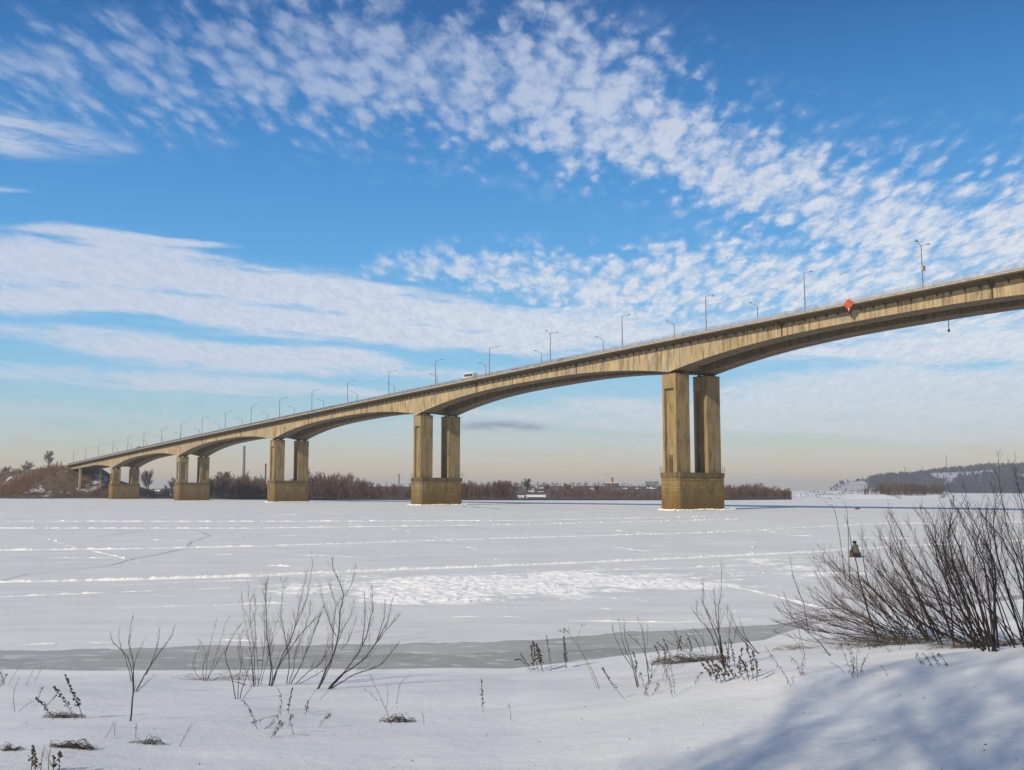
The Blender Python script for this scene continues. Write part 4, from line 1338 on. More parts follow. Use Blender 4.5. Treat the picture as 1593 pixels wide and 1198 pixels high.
BT = [tree_arrays(H_=10, trunk=.24, levels=3, nb=11, spread=.8, r_min=.042, seed=s, fork=.22) for s in (21, 22, 23)]
print('big tree tris', [len(f) for v, f in BT])
far_tree(78, 701, 731, 930, BT[0], M['bark'], 'tall bare tree standing on top of the road embankment', 1.0)
far_tree(36, 716, 745, 1000, BT[1], M['bark'], 'bare tree with a ragged crown left of the tall embankment tree', 1.4)
far_tree(14, 724, 752, 1010, BT[2], M['bark'], 'low bare tree at the far left edge by the embankment', 1.6)
far_tree(233, 729, 768, 880, BT[2], M['bark'], 'rounded dark bare tree between the two leftmost piers', 1.55, 'round_tree')
far_tree(264, 741, 770, 800, BT[1], M['bark'], 'small bare tree just left of the second pier from the left', 1.2)
far_tree(350, 733, 770, 760, BT[0], M['brush2'], 'bare crown rising above the thicket right of the fourth pier', 1.5)
far_tree(392, 741, 770, 780, BT[1], M['brush2'], 'bare crown rising just left of the third pier', 1.2)
far_tree(820, 744, 768, 760, BT[0], M['brush2'], 'broad brown tree above the white sheds', 1.6)
far_tree(791, 748, 770, 740, BT[2], M['brush2'], 'brown tree left of the broad one above the sheds', 1.3)
far_tree(845, 751, 768, 900, BT[1], M['brush2'], 'thin grey tree right of the broad one above the sheds', 1.4)
far_tree(884, 752, 768, 1000, BT[2], M['brush2'], 'wide low tree among the snowy roofs', 2.0)
far_tree(928, 755, 770, 800, BT[0], M['bark'], 'dark bare tree left of the red brick building', 1.5)
far_tree(1180, 757, 778, 690, BT[1], M['brush2'], 'highest bare tree in the brush right of the near pier', 2.0)
far_tree(1212, 762, 778, 690, BT[2], M['brush2'], 'last bare tree at the right end of the low brush', 1.7)
far_tree(690 + 27, 752, 776, 700, BT[1], M['brush2'], 'bare tree peeping out just right of the second nearest pier', 1.5)

# ------------------------------------------------------------------ town
M['brick_red'] = material('red_brick', (.26, .10, .07), var=(.20, .075, .055), scale=.5)
M['pink'] = material('pale_pink_wall', (.38, .27, .21), var=(.32, .22, .17), scale=.3)
M['grey_wall'] = material('grey_panel_wall', (.27, .28, .29), var=(.22, .23, .24), scale=.2)
M['white_wall'] = material('white_wall', (.62, .60, .58), var=(.5, .48, .46), scale=.3)
M['dark_wall'] = material('dark_timber_wall', (.10, .065, .05), var=(.07, .05, .04), scale=.5)
M['orange_wall'] = material('orange_plaster', (.42, .20, .11))
M['roof_snow'] = material('snow_on_roof', (.78, .78, .80))
M['roof_red'] = material('red_sheet_roof', (.22, .06, .04))
M['chimney'] = material('sooty_chimney', (.07, .06, .06), var=(.12, .10, .09), scale=.2)
M['chimney2'] = material('grey_chimney', (.14, .14, .15), var=(.20, .19, .19), scale=.1)
M['win'] = material('far_window', (.05, .055, .065), rough=.2, spec=.5)


def building(px0, px1, py_top, py_base, D, wall, label, name='building', roof='flat', roofm=None, win=(0, 0), depth=12, rz=.0, cat='building', chim=None):
    xc = ((px0 + px1) / 2 - CX) / F * D; wd = (px1 - px0) / F * D; zt = CAMH + (HZ - py_top) / F * D; zb = CAMH + (HZ - py_base) / F * D
    root = empty(name, (xc, D, zb), rz, label=label, cat=cat)
    h = zt - zb; mb = MB(); rh = min(h * .45, wd * .28) if roof == 'gable' else .5
    hw_ = h - rh
    mb.box((0, depth / 2, hw_ / 2 - 1), (wd / 2, depth / 2, hw_ / 2 + 1)); mb.build('wall', wall, root, world=False)
    mb = MB(); o_ = .4
    if roof == 'gable':
        a = wd / 2 + o_
        vs = [(-a, -o_, hw_), (a, -o_, hw_), (a, depth + o_, hw_), (-a, depth + o_, hw_), (-a, depth / 2, hw_ + rh), (a, depth / 2, hw_ + rh)]
        mb.add(vs, [(0, 1, 5, 4), (2, 3, 4, 5), (1, 2, 5), (3, 0, 4), (3, 2, 1, 0)])
    else: mb.box((0, depth / 2, hw_ + .3), (wd / 2 + .3, depth / 2 + .3, .3))
    r_ = mb.build('roof', roofm or M['roof_snow'], root, world=False)
    if chim:
        mb = MB(); mb.box((chim[0] * wd / 2, depth * .4, hw_ + rh + chim[1] / 2 - .5), (chim[2], chim[2], chim[1] / 2 + .5)); mb.build('chimney', M['chimney'], r_, world=False)
    c, rw = win
    if c:
        cw = wd / c; ch = hw_ / rw
        me = None
        for i in range(c):
            for j in range(rw):
                if me is None:
                    mm = MB(); mm.box((0, 0, 0), (cw * .28, .06, ch * .27)); me = mm.mesh('window', M['win'])
                w_ = link('window', me, root); w_.location = (-wd / 2 + cw * (i + .5), -.05, ch * (j + .5))
    return root


building(944, 962, 751, 768, 1250, M['brick_red'], 'red brick boiler house with a short dark chimney', 'boiler_house', win=(3, 2), depth=20, chim=(0, 6.5, 1.0))
building(974, 1006, 756.5, 766, 1300, M['pink'], 'long pale pink block right of the boiler house', win=(9, 2), depth=14, roofm=M['pink'])
building(1005, 1024, 749, 767, 1400, M['grey_wall'], 'tall grey apartment block left of the nearest pier', 'apartment_block', win=(6, 5), depth=16, roofm=M['grey_wall'])
building(1023, 1033, 755, 767, 1500, M['dark_wall'], 'dark low block just behind the nearest pier', win=(3, 2))
building(822, 848, 769.8, 777.5, 650, M['white_wall'], 'long white shed on the far shore', 'shed', 'gable', cat='shed', win=(6, 1))
building(806, 815, 770.5, 777.5, 640, M['white_wall'], 'small white shed left of the long one', 'shed', 'gable', cat='shed')
building(818.5, 820.3, 770, 778, 630, M['white_wall'], 'narrow white tower between the two white sheds', 'tower', cat='tower', depth=2)
HS = [(810, 815, 763, 768, 'dark_wall', 'small dark cottage with snow on its roof, leftmost of the snowy roofs'), (823, 831, 763, 770, 'white_wall', 'pale cottage with snowy gable roof behind the long shed'),
      (838, 845, 764.5, 770, 'dark_wall', 'dark cottage under a thick snowy roof above the shed end'), (846, 852, 764.5, 769, 'dark_wall', 'smaller dark cottage right of the one above the shed end'),
      (854, 860, 763, 769, 'orange_wall', 'orange plastered cottage among the reddish trees'), (868, 877, 761.5, 765, 'dark_wall', 'dark long house under a snowy roof left of the pair'), (878, 885, 761.5, 765.5, 'dark_wall', 'dark house under a bright snowy roof right of the pair'),
      (832, 836, 757, 763, 'pink', 'pink gable showing beside the broad brown tree'), (918, 923, 759, 766, 'pink', 'pinkish cottage just left of the dark bare tree'), (947, 953, 768, 773, 'dark_wall', 'cottage with snowy roof below the boiler house'),
      (937, 945, 771, 775, 'orange_wall', 'orange hut low on the shore below the boiler house'), (975, 981, 770, 776, 'white_wall', 'white hut low on the shore below the pink block'), (998, 1004, 770, 775, 'pink', 'pink hut low on the shore left of the near pier'),
      (752, 762, 757, 761, 'grey_wall', 'grey roofed house showing above the trees right of the second pier'), (240, 250, 762, 770, 'white_wall', 'white cottage right of the rounded dark tree'), (595, 602, 765, 769, 'pink', 'pale hut half hidden in the thicket left of the second nearest pier'), (1361, 1366, 766, 771, 'orange_wall', 'sandy coloured hut on the low spit')]
WORDS = ['grey', 'brown', 'pale', 'pink', 'orange', 'white']
WM = ['grey_wall', 'dark_wall', 'white_wall', 'pink', 'orange_wall', 'white_wall']
qh = random.Random(77)
for k_, xh in enumerate((806, 817, 829, 841, 859, 866, 874, 888, 896, 905, 912, 925, 933, 941, 957, 966, 972, 984, 991, 1001, 1010, 1017, 736, 746, 768, 779, 1120 + 20, 1160)):
    lvl = qh.choice((761.5, 763.5, 765.5, 768)); w_ = qh.uniform(4, 8); wi = qh.randrange(6)
    HS.append((xh - w_ / 2, xh + w_ / 2, lvl - qh.uniform(2.2, 3.6), lvl + 1.5, WM[wi], '%s house of the town, snow on its roof, %s in its row from the left' % (WORDS[wi], ['first', 'second', 'third', 'fourth', 'fifth', 'sixth', 'seventh', 'eighth', 'ninth', 'tenth', 'eleventh', 'twelfth', 'thirteenth', 'fourteenth', 'fifteenth', 'sixteenth', 'seventeenth', 'eighteenth', 'nineteenth', 'twentieth', 'twenty-first', 'twenty-second', 'twenty-third', 'twenty-fourth', 'twenty-fifth', 'twenty-sixth', 'twenty-seventh', 'twenty-eighth'][k_])))
for a, b, t0, b0, mt, lab in HS:
    building(a, b, t0, b0, 720 + (778 - b0) * 22, M[mt], lab, 'cottage', 'gable', win=(2, 1), depth=7, cat='cottage')


def stack(px, py_top, py_base, D, r0, r1, mt, label, cat='chimney', name='factory_chimney'):
    x = (px - CX) / F * D; zb = CAMH + (HZ - py_base) / F * D; zt = CAMH + (HZ - py_top) / F * D
    root = empty(name, (x, D, zb), label=label, cat=cat)
    mb = MB(); mb.tube([(0, 0, -3), (0, 0, (zt - zb) * .5), (0, 0, zt - zb)], [r0, (r0 + r1) / 2, r1], 12); mb.build('shaft', mt, root, world=False)
    mb = MB(); mb.tube([(0, 0, zt - zb - .9), (0, 0, zt - zb + .25)], [r1 * 1.35, r1 * 1.35], 12); mb.build('rim', M['chimney'], root, world=False)
    return root


stack(380.5, 695, 760, 1500, 2.3, 1.7, M['chimney2'], 'tall grey factory chimney seen under the bridge')
stack(414.5, 722, 765, 1100, 1.0, .8, M['chimney'], 'dark narrow chimney beside the third nearest pier column')
stack(340.5, 736, 765, 1100, .8, .65, M['chimney'], 'short dark chimney above the thicket at left')
stack(621.5, 738, 765, 1100, .6, .5, M['chimney'], 'small dark chimney left of the second nearest pier')
stack(861.5, 752.5, 765, 1200, .7, .5, M['chimney'], 'tiny dark chimney above the snowy roofs')
stack(367, 693, 760, 2600, .5, .4, M['chimney2'], 'faint thin mast left of the tall chimney', 'mast', 'mast') if False else None


def mast(px, py_top, py_base, D, label):
    x = (px - CX) / F * D; zb = CAMH + (HZ - py_base) / F * D - 6; zt = CAMH + (HZ - py_top) / F * D; h = zt - zb
    root = empty('antenna_mast', (x, D, zb), label=label, cat='mast')
    mb = MB(); w = 1.7
    for a in range(3):
        c, s = math.cos(a * 2.094), math.sin(a * 2.094); mb.bar((c * w, s * w, 0), (c * w * .3, s * w * .3, h), .32, 3)
    n = int(h / 4)
    for i in range(n):
        z0, z1 = h * i / n, h * (i + 1) / n; k0, k1 = w * (1 - .7 * i / n), w * (1 - .7 * (i + 1) / n)
        for a in range(3):
            c, s = math.cos(a * 2.094), math.sin(a * 2.094); c2, s2 = math.cos((a + 1) * 2.094), math.sin((a + 1) * 2.094)
            mb.bar((c * k0, s * k0, z0), (c2 * k1, s2 * k1, z1), .2, 3)
    mb.build('lattice', M['chimney2'], root, world=False)
    return root


mast(1470.5, 707.5, 730, 2900, 'tallest lattice mast on the crest of the hill')
mast(1406, 726, 740, 2900, 'shorter lattice mast on the left part of the hill crest')
mast(1433.5, 725, 736, 2900, 'middle lattice mast on the hill crest')
mast(1567, 715, 726, 2900, 'thin mast at the right end of the hill crest')

# ------------------------------------------------------------------ hill
HR = [(1283, 767), (1296, 759), (1303, 754), (1330, 751), (1350, 748.5), (1365, 745), (1400, 739.5), (1418, 739), (1450, 734), (1480, 731), (1510, 728), (1535, 725), (1555, 726), (1580, 726), (1600, 723), (1700, 716), (1850, 705), (2100, 715)]


def hill_h(px, D):
    top = CAMH + (HZ - np.interp(px, [a for a, _ in HR], [b for _, b in HR])) / F * 2900.0
    s = np.clip((D - 2250) / 650.0, 0, 1.3)
    prof = np.interp(s, [0, .12, .5, .8, 1.0, 1.3], [0, .10, .52, .86, 1.0, .93])
    X = (px - CX) / F * D
    n = (noise2(X, D, .006, 71) - .5) * 18 + (noise2(X, D, .02, 72) - .5) * 7
    return top * prof + n * np.clip(s * 2, 0, 1) * np.clip((1.0 - s) * 4, 0.0, 1) * np.clip(top / 40, 0, 1)


def clearing(px, D):
    X = (px - CX) / F * D
    s = (D - 2250) / 650.0
    a = ((px < 1352 - (s - .5) * 60) * (s < .93)).astype(float) if hasattr(px, 'astype') else float(px < 1352 - (s - .5) * 60 and s < .93)
    n = noise2(px * .05, s * 3.2 + px * .012, 1.0, 75)
    b = np.exp(-(((px - 1490) / 42) ** 2 + ((s - .62 - (px - 1490) * .0009) / .13) ** 2)) + .75 * np.exp(-(((px - 1440) / 14) ** 2 + ((s - .70) / .06) ** 2)) + .7 * np.exp(-(((px - 1473) / 14) ** 2 + ((s - .40) / .05) ** 2)) \
        + .8 * np.exp(-(((px - 1402) / 9) ** 2 + ((s - .82) / .05) ** 2)) + .9 * np.exp(-(((px - 1592) / 20) ** 2 + ((s - .48) / .06) ** 2)) + .8 * np.exp(-(((px - 1530) / 18) ** 2 + ((s - .68) / .05) ** 2))
    return np.clip(np.maximum(a * (.2 + .75 * n), b * (.6 + .9 * n)), 0, 1)


def hill():
    pxs = np.linspace(1278, 2100, 300); Ds = np.linspace(2240, 3100, 70)
    gp, gd = np.meshgrid(pxs, Ds); z = hill_h(gp, gd) - .5
    v = np.stack([((gp - CX) / F * gd).ravel(), gd.ravel(), z.ravel()], 1)
    nx, ny = len(pxs), len(Ds); idx = np.arange(nx * ny).reshape(ny, nx)
    f = np.stack([idx[:-1, :-1].ravel(), idx[:-1, 1:].ravel(), idx[1:, 1:].ravel(), idx[1:, :-1].ravel()], 1)
    cl = clearing(gp, gd)[:-1, :-1].ravel()
    M['hill_snow'] = material('hill_snow', (.48, .48, .51), var=(.22, .21, .23), scale=.02, f1=(.45, .65))
    M['hill_soil'] = material('hill_forest_floor', (.075, .075, .09), var=(.05, .05, .065), scale=.01)
    link('hill', np_mesh('hill', v, f, [M['hill_soil'], M['hill_snow']], smooth=True, mi=(cl > .42).astype(int)), label='long wooded hill with snowy clearings beyond the river', kind='structure')
    # forest
    q = np.random.RandomState(5); parts = []
    cone = []
    fr = [tree_arrays(H_=10, trunk=.5, levels=1, nb=9, spread=.7, r_min=.6, seed=s, fork=.1) for s in (81, 82, 83)]
    for i in range(5200):
        px = 1285 + (1780 - 1285) * q.rand(); D = 2260 + 660 * q.rand() ** .9
        if clearing(np.float64(px), np.float64(D)) > .35 and q.rand() > .08: continue
        if px < 1350 and q.rand() < .7: continue
        zz = float(hill_h(px, D))
        s = (.7 + .7 * q.rand())
        parts.append(place(fr[i % 3], (px - CX) / F * D, D, zz - 1, s * .95, q.rand() * 6.28, 1.3))
    v, f = merge(parts)
    link('hill_forest', np_mesh('hill_forest', v, f, M['forest']), label='dark forest covering the far hill, haze blue put into its colour', kind='stuff')
    print('hill tris', len(f))


hill()

# dredged mounds on the spit
M['mound_dark'] = material('dark_earth_heap', (.055, .05, .045), var=(.09, .08, .07), scale=.2)
M['mound_sand'] = material('sand_heap', (.45, .36, .24))


def mound(px, py_top, py_base, D, wpx, mt, label, name='earth_heap'):
    x = (px - CX) / F * D; zb = CAMH + (HZ - py_base) / F * D; h = (py_base - py_top) / F * D; r = wpx / F * D / 2
    v = []; n = 20; rings = 6
    for i in range(rings + 1):
        k = i / rings
        for j in range(n):
            a = 6.283 * j / n; rr = r * (1 - k) * (1 + .18 * (noise2(math.cos(a) * 3, math.sin(a) * 3, 1, px) - .5))
            v.append((rr * math.cos(a), rr * math.sin(a) * .7, h * (1 - (1 - k) ** 1.5) + (-.6 if i == 0 else .25 * h * (noise2(j, i, .9, 5) - .5))))
    f = [(i * n + j, i * n + (j + 1) % n, (i + 1) * n + (j + 1) % n, (i + 1) * n + j) for i in range(rings) for j in range(n)]
    o = link(name, np_mesh(name, v, f, mt, smooth=True), label=label, cat='heap'); o.location = (x, D, zb); return o


mound(1304, 767.5, 774.5, 820, 30, M['mound_dark'], 'dark earth heap on the snowy spit')
mound(1361, 766, 773, 880, 13, M['mound_sand'], 'pale sandy heap on the spit', 'sand_heap')
mound(1283, 769, 774, 840, 16, M['roof_snow'], 'small snow heap left of the dark one', 'snow_heap')
mound(1335, 770, 776, 800, 26, M['roof_snow'], 'snow heap right of the dark earth heap', 'snow_heap')
mound(1400, 770.5, 776.5, 810, 34, M['roof_snow'], 'wide snow heap on the right half of the spit', 'snow_heap')
mound(1378, 771, 775, 830, 18, M['mound_dark'], 'low dark heap between the snow heaps on the spit')
mound(1330, 788.6, 792.2, 300, 9, M['mound_dark'], 'small dark lump of ice beside the dark crack', 'ice_lump')
mound(1243, 770.5, 775, 720, 22, M['roof_snow'], 'snow heap at the left end of the spit', 'snow_heap')


# ------------------------------------------------------------------ near plants
M['stem'] = material('willow_bark', (.075, .06, .055), var=(.05, .04, .038), scale=6, spec=.2)
M['stem2'] = material('dark_bark', (.028, .023, .022), var=(.018, .016, .016), scale=5, spec=.2)  # near-black colour for the darkest stems
M['twig'] = material('reddish_twigs', (.12, .068, .056), var=(.065, .042, .038), scale=4, spec=.2)
M['twig2'] = material('dark_twigs', (.055, .038, .035), var=(.032, .025, .025), scale=4, spec=.2)
M['straw'] = material('dry_straw', (.20, .15, .10), var=(.13, .095, .065), scale=9, spec=.1)
M['seed'] = material('dark_seed_heads', (.055, .045, .038), var=(.09, .07, .05), scale=20, spec=.1)


def curve(pts, n=8):
    """Catmull-Rom through points"""
    P = [Vector(p) for p in pts]
    if len(P) == 2:
        return [P[0].lerp(P[1], i / n) for i in range(n + 1)]
    out = []; m_ = max(2, n // (len(P) - 1))
    for i in range(len(P) - 1):
        a = P[max(i - 1, 0)]; b = P[i]; c = P[i + 1]; d = P[min(i + 2, len(P) - 1)]
        for k in range(m_):
            t = k / m_
            out.append(.5 * ((2 * b) + (c - a) * t + (2 * a - 5 * b + 4 * c - d) * t * t + (3 * b - a - 3 * c + d) * t ** 3))
    out.append(P[-1]); return out


def twigs(mb, path, q, n, L0, r, lo=.3, spread=.55, level=0, up=.35, left=None):
    m_ = len(path) - 1
    for i in range(n):
        s = lo + (1 - lo) * (i + q.random() * .9) / n * .98
        j = min(int(s * m_), m_ - 1); p = path[j].lerp(path[j + 1], s * m_ - j)
        d = (path[j + 1] - path[j]).normalized()
        a = q.random() * 6.283; sd_ = Vector((math.cos(a), math.sin(a), q.uniform(-.2, .4)))
        nd = (d + sd_ * spread * q.uniform(.6, 1.3)).normalized()
        L_ = L0 * (1.1 - .65 * s) * q.uniform(.5, 1.25); seg = 4
        pts = [p]; dd = nd
        for k in range(seg):
            dd = (dd + Vector((q.gauss(0, .06), q.gauss(0, .06), up * .35))).normalized(); pts.append(pts[-1] + dd * (L_ / seg))
        rr = r * q.uniform(.7, 1.1)
        mb.tube(pts, [rr * (1 - .6 * k / seg) for k in range(seg + 1)], 3, cap=False)
        if level < 1 and L_ > .25:
            twigs(mb, pts, q, 3, L_ * .6, rr * .65, .25, spread, level + 1, up)


def shrub(name, label, cat, stems, seed, r0=.014, twn=10, twl=.5, twr=.0042, mat=None, tmat=None, lo=.3, group=None, spread=.5, up=.35, ytop=.35):
    """stems: lists of pixels from base to tip, first on the ground"""
    q = random.Random(seed)
    b = G(*stems[0][0]); root = empty(name, b, label=label, cat=cat, group=group)
    for st in stems:
        g = G(*st[0]); L_ = math.hypot(st[-1][0] - st[0][0], st[-1][1] - st[0][1]) / F * g.y
        dy = q.uniform(-ytop, ytop) * L_
        pts = [g + Vector((0, 0, -.08))]
        for i, p in enumerate(st[1:], 1):
            pts.append(at(p[0], p[1], g.y + dy * i / (len(st) - 1)))
        path = curve(pts, 10)
        path = [path[0]] + [p + Vector((q.gauss(0, .004), q.gauss(0, .004), 0)) * L_ for p in path[1:-1]] + [path[-1]]
        m_ = len(path) - 1; rb = r0 * q.uniform(.8, 1.2) * (.55 + .45 * min(L_ / 2.2, 1.4))
        mb = MB(); mb.tube(path, [max(rb * (1 - .86 * i / m_), .0028) for i in range(m_ + 1)], 5, cap=False)
        so = mb.build('stem', mat or M['stem'], root, smooth=True)
        if twn:
            mt = MB(); twigs(mt, path, q, max(2, int(1.35 * twn * min(L_ / 1.5, 1.5))), twl * min(1, L_ / 1.5 + .3), twr, lo, spread, 0, up)
            mt.build('twigs', tmat or M['twig'], so, kind='stuff')
    return root


# lone sapling at the left
shrub('sapling', 'lone bare sapling standing in the snow at the left, forking low', 'sapling',
      [[(202, 1122), (205, 1090), (208, 1075), (207, 1030), (200, 1000), (207, 958)], [(207, 1080), (206, 1050), (198, 1020), (176, 1000), (172, 985)], [(208, 1076), (225, 1050), (248, 1015), (267, 990), (273, 972)],
       [(208, 1076), (228, 1062), (242, 1050)], [(206, 1060), (199, 1035), (186, 1000), (185, 978)], [(207, 1040), (213, 1020), (228, 990)], [(225, 1050), (240, 1020), (248, 990), (247, 975)]],
      101, r0=.016, twn=5, twl=.30, lo=.35, mat=M['stem'], tmat=M['stem'], ytop=.15)

CL = 'willow shrubs growing through the snow left of centre'
shrub('willow_shrub', 'small willow shrub at the left edge of the left of centre clump, tips crossing low', 'shrub',
      [[(318, 1060), (316, 1040), (325, 1010), (338, 962)], [(320, 1060), (332, 1030), (355, 960)], [(318, 1060), (322, 1035), (318, 1010), (310, 995)], [(319, 1058), (345, 1020), (372, 975)], [(316, 1058), (300, 1035), (312, 1000)]], 102, r0=.010, twn=6, twl=.3, group=CL)
shrub('willow_shrub', 'willow shrub rooted lowest of the left of centre clump, bowed to the left', 'shrub',
      [[(368, 1088), (362, 1060), (352, 1030), (351, 1015), (362, 990), (375, 970)], [(370, 1088), (371, 1060), (376, 1030), (374, 1000)], [(372, 1087), (380, 1060), (390, 1030), (400, 990)], [(374, 1086), (392, 1065), (394, 1040)]], 103, r0=.013, twn=7, twl=.3, group=CL)
shrub('willow_shrub', 'willow shrub of straight thin rods left of the broken stump', 'shrub',
      [[(396, 1066), (392, 1030), (385, 980), (375, 922)], [(398, 1066), (396, 1020), (388, 960), (388, 912)], [(402, 1066), (400, 1020), (397, 960), (396, 925)], [(400, 1068), (410, 1020), (412, 960), (413, 905)], [(395, 1068), (380, 1040), (372, 1010), (378, 980)], [(404, 1066), (420, 1010), (430, 965)]], 104, r0=.009, twn=9, twl=.42, group=CL)
stump = shrub('broken_stump', 'short broken dark stump with a knob among the thin willow rods', 'stump', [[(396, 1069), (393, 1045), (393, 1028)], [(394, 1029), (403, 1027), (411, 1028)], [(394, 1066), (375, 1063), (352, 1058)]], 105, r0=.028, twn=0, group=None, mat=M['stem2'])
shrub('willow_shrub', 'willow shrub with the tallest left stems just right of the broken stump', 'shrub',
      [[(420, 1068), (428, 1045), (440, 1018), (455, 990), (465, 960), (480, 920), (487, 870)], [(418, 1067), (422, 1040), (415, 990), (414, 930), (413, 908)], [(421, 1068), (424, 1040), (418, 1010), (420, 980)], [(421, 1067), (440, 1025), (470, 985), (500, 955)], [(450, 1000), (460, 970), (468, 930), (478, 890)]], 106, r0=.016, twn=13, twl=.5, group=CL)
shrub('willow_shrub', 'willow shrub in the middle of the left of centre clump with many crossing tips', 'shrub',
      [[(448, 1064), (458, 1040), (457, 1020), (470, 990), (480, 960), (483, 935)], [(454, 1065), (480, 1045), (500, 1030), (512, 990)], [(450, 1064), (470, 1030), (490, 980), (505, 940)], [(455, 1064), (500, 1045), (507, 1030)], [(446, 1064), (450, 1020), (437, 960), (441, 905)]], 107, r0=.013, twn=12, twl=.5, group=CL)
shrub('willow_shrub', 'willow shrub whose tallest forked stem stands highest right of the clump middle', 'shrub',
      [[(492, 1072), (508, 1040), (520, 1015), (526, 985), (530, 950), (535, 925), (520, 890), (517, 868)], [(535, 928), (548, 905), (553, 880)], [(493, 1071), (515, 1030), (518, 990), (522, 940), (510, 905)], [(522, 1012), (540, 1000), (555, 960)], [(524, 990), (510, 960), (495, 905)], [(526, 985), (545, 960), (550, 935)]], 108, r0=.017, twn=12, twl=.5, group=CL)
shrub('willow_shrub', 'willow shrub sweeping farthest out to the right of the clump', 'shrub',
      [[(507, 1072), (525, 1055), (545, 1035), (563, 1005), (575, 970), (580, 940), (578, 912)], [(508, 1072), (535, 1048), (568, 1025), (590, 990), (603, 965), (611, 930)], [(508, 1071), (550, 1050), (590, 1035), (620, 1000)], [(575, 1010), (605, 975), (621, 958)], [(563, 1005), (568, 960), (567, 925)], [(585, 995), (598, 960), (598, 935)]], 109, r0=.017, twn=12, twl=.42, group=CL)

# centre-right weeds and shrubs
CR = 'thin shrubs on the bank in front of the nearest pier'
shrub('thin_shrub', 'slender shrub with long leaning stems left of the dense weed patch', 'shrub',
      [[(993, 1070), (985, 1040), (970, 1020), (957, 990), (951, 975)], [(992, 1068), (984, 1035), (970, 1000), (962, 962)], [(994, 1068), (985, 1030), (972, 990), (972, 965)], [(1010, 1060), (1003, 1010), (1000, 985), (991, 960)], [(1012, 1045), (1000, 1010), (975, 985), (968, 970)], [(1006, 1010), (1008, 985), (1007, 970)]], 111, r0=.012, twn=6, twl=.3, group=CR)
shrub('thin_shrub', 'tall single rod rising high above the dense weed patch', 'shrub',
      [[(1128, 1040), (1120, 1000), (1118, 960), (1122, 920), (1123, 868)], [(1127, 1040), (1117, 995), (1098, 950), (1094, 930), (1094, 905)], [(1127, 1038), (1120, 990), (1105, 960), (1096, 945)], [(1130, 1038), (1118, 985), (1112, 940), (1110, 915)], [(1130, 1035), (1135, 980), (1130, 945)], [(1128, 1040), (1108, 990), (1086, 960), (1085, 935)]], 112, r0=.014, twn=8, twl=.42, group=CR)
shrub('thin_shrub', 'thick bare stem leaning left over the right end of the dense weed patch', 'shrub',
      [[(1183, 1017), (1165, 1000), (1150, 985), (1140, 962), (1131, 940)], [(1183, 1017), (1160, 990), (1150, 960)], [(1180, 1015), (1150, 990), (1135, 965)]], 113, r0=.016, twn=5, twl=.3, group=CR, mat=M['stem2'])
shrub('thin_shrub', 'low twiggy shrub in the middle of the dense weed patch', 'shrub',
      [[(1100, 1030), (1085, 1000), (1065, 987)], [(1100, 1030), (1095, 1000), (1080, 980)], [(1090, 1030), (1060, 1010), (1040, 1000)], [(1105, 1030), (1110, 1000), (1098, 975)], [(1085, 1030), (1060, 1000), (1050, 985)], [(1120, 1030), (1140, 1000), (1145, 980)], [(1095, 1030), (1070, 1008), (1040, 985)]], 114, r0=.009, twn=16, twl=.35, group=CR, tmat=M['stem'])


def weed(kind, stalks, seed, label, cat='weed', group=None, name='dry_weed', scale=1.0):
    """dead herb stalks with dark seed heads. stalks: pixel polylines base..tip"""
    q = random.Random(seed); g0 = G(*stalks[0][0]); root = empty(name, g0, label=label, cat=cat, group=group)
    for st in stalks:
        g = G(*st[0]); pts = [g + Vector((0, 0, -.05))] + [at(p[0], p[1], g.y + q.uniform(-.12, .12)) for p in st[1:]]
        path = curve(pts, 8); m_ = len(path) - 1
        L_ = sum((path[i + 1] - path[i]).length for i in range(m_))
        mb = MB(); mb.tube(path, [.0055 * scale * (1 - .55 * i / m_) for i in range(m_ + 1)], 4, cap=False)
        if kind == 'spike': pass
        elif kind == 'thin': pass
        so = mb.build('stalk', M['straw'] if kind != 'spike' else M['stem'], root)
        mb = MB()
        if kind == 'spike':
            for i in range(int(34 * min(L_ / .5, 1.6))):
                s = .28 + .72 * q.random(); j = min(int(s * m_), m_ - 1); p = path[j].lerp(path[j + 1], s * m_ - j)
                a = q.random() * 6.283; o_ = (1.15 - s) * .07 * scale
                c = p + Vector((math.cos(a) * o_ * q.random(), math.sin(a) * o_ * q.random(), q.uniform(0, .03)))
                mb.bar(p, c, .0025, 3); mb.lump(c, q.uniform(.007, .017) * scale, squash=1.5)
        elif kind == 'umbel':
            tip = path[-1]; d = (path[-1] - path[-2]).normalized()
            for k in range(7):
                a = q.random() * 6.283; e = tip + d * .10 * q.uniform(.7, 1.2) + Vector((math.cos(a), math.sin(a), q.uniform(-.2, .3))) * .075
                mb.bar(tip, e, .002, 3); mb.lump(e, .009)
                for r_ in range(2): mb.lump(e + Vector((q.gauss(0, .015), q.gauss(0, .015), q.gauss(0, .012))), .006)
        elif kind == 'leafy':
            for i in range(16):
                s = .2 + .8 * q.random(); j = min(int(s * m_), m_ - 1); p = path[j].lerp(path[j + 1], s * m_ - j)
                a = q.random() * 6.283; e = p + Vector((math.cos(a) * .05, math.sin(a) * .05, -.07 * q.random()))
                w = Vector((math.sin(a), -math.cos(a), 0)) * .008
                mm_ = p.lerp(e, .5) + Vector((0, 0, .008))
                mb.add([p, mm_ + w, e, mm_ - w, mm_ + Vector((0, 0, .006))], [(0, 1, 4), (1, 2, 4), (2, 3, 4), (3, 0, 4)])
        else:
            twigs(mb, path, q, 4, .12, .0022, .4, .6, 1)
        if mb.f: mb.build('seed_head', M['seed'], so, kind='stuff')
    return root


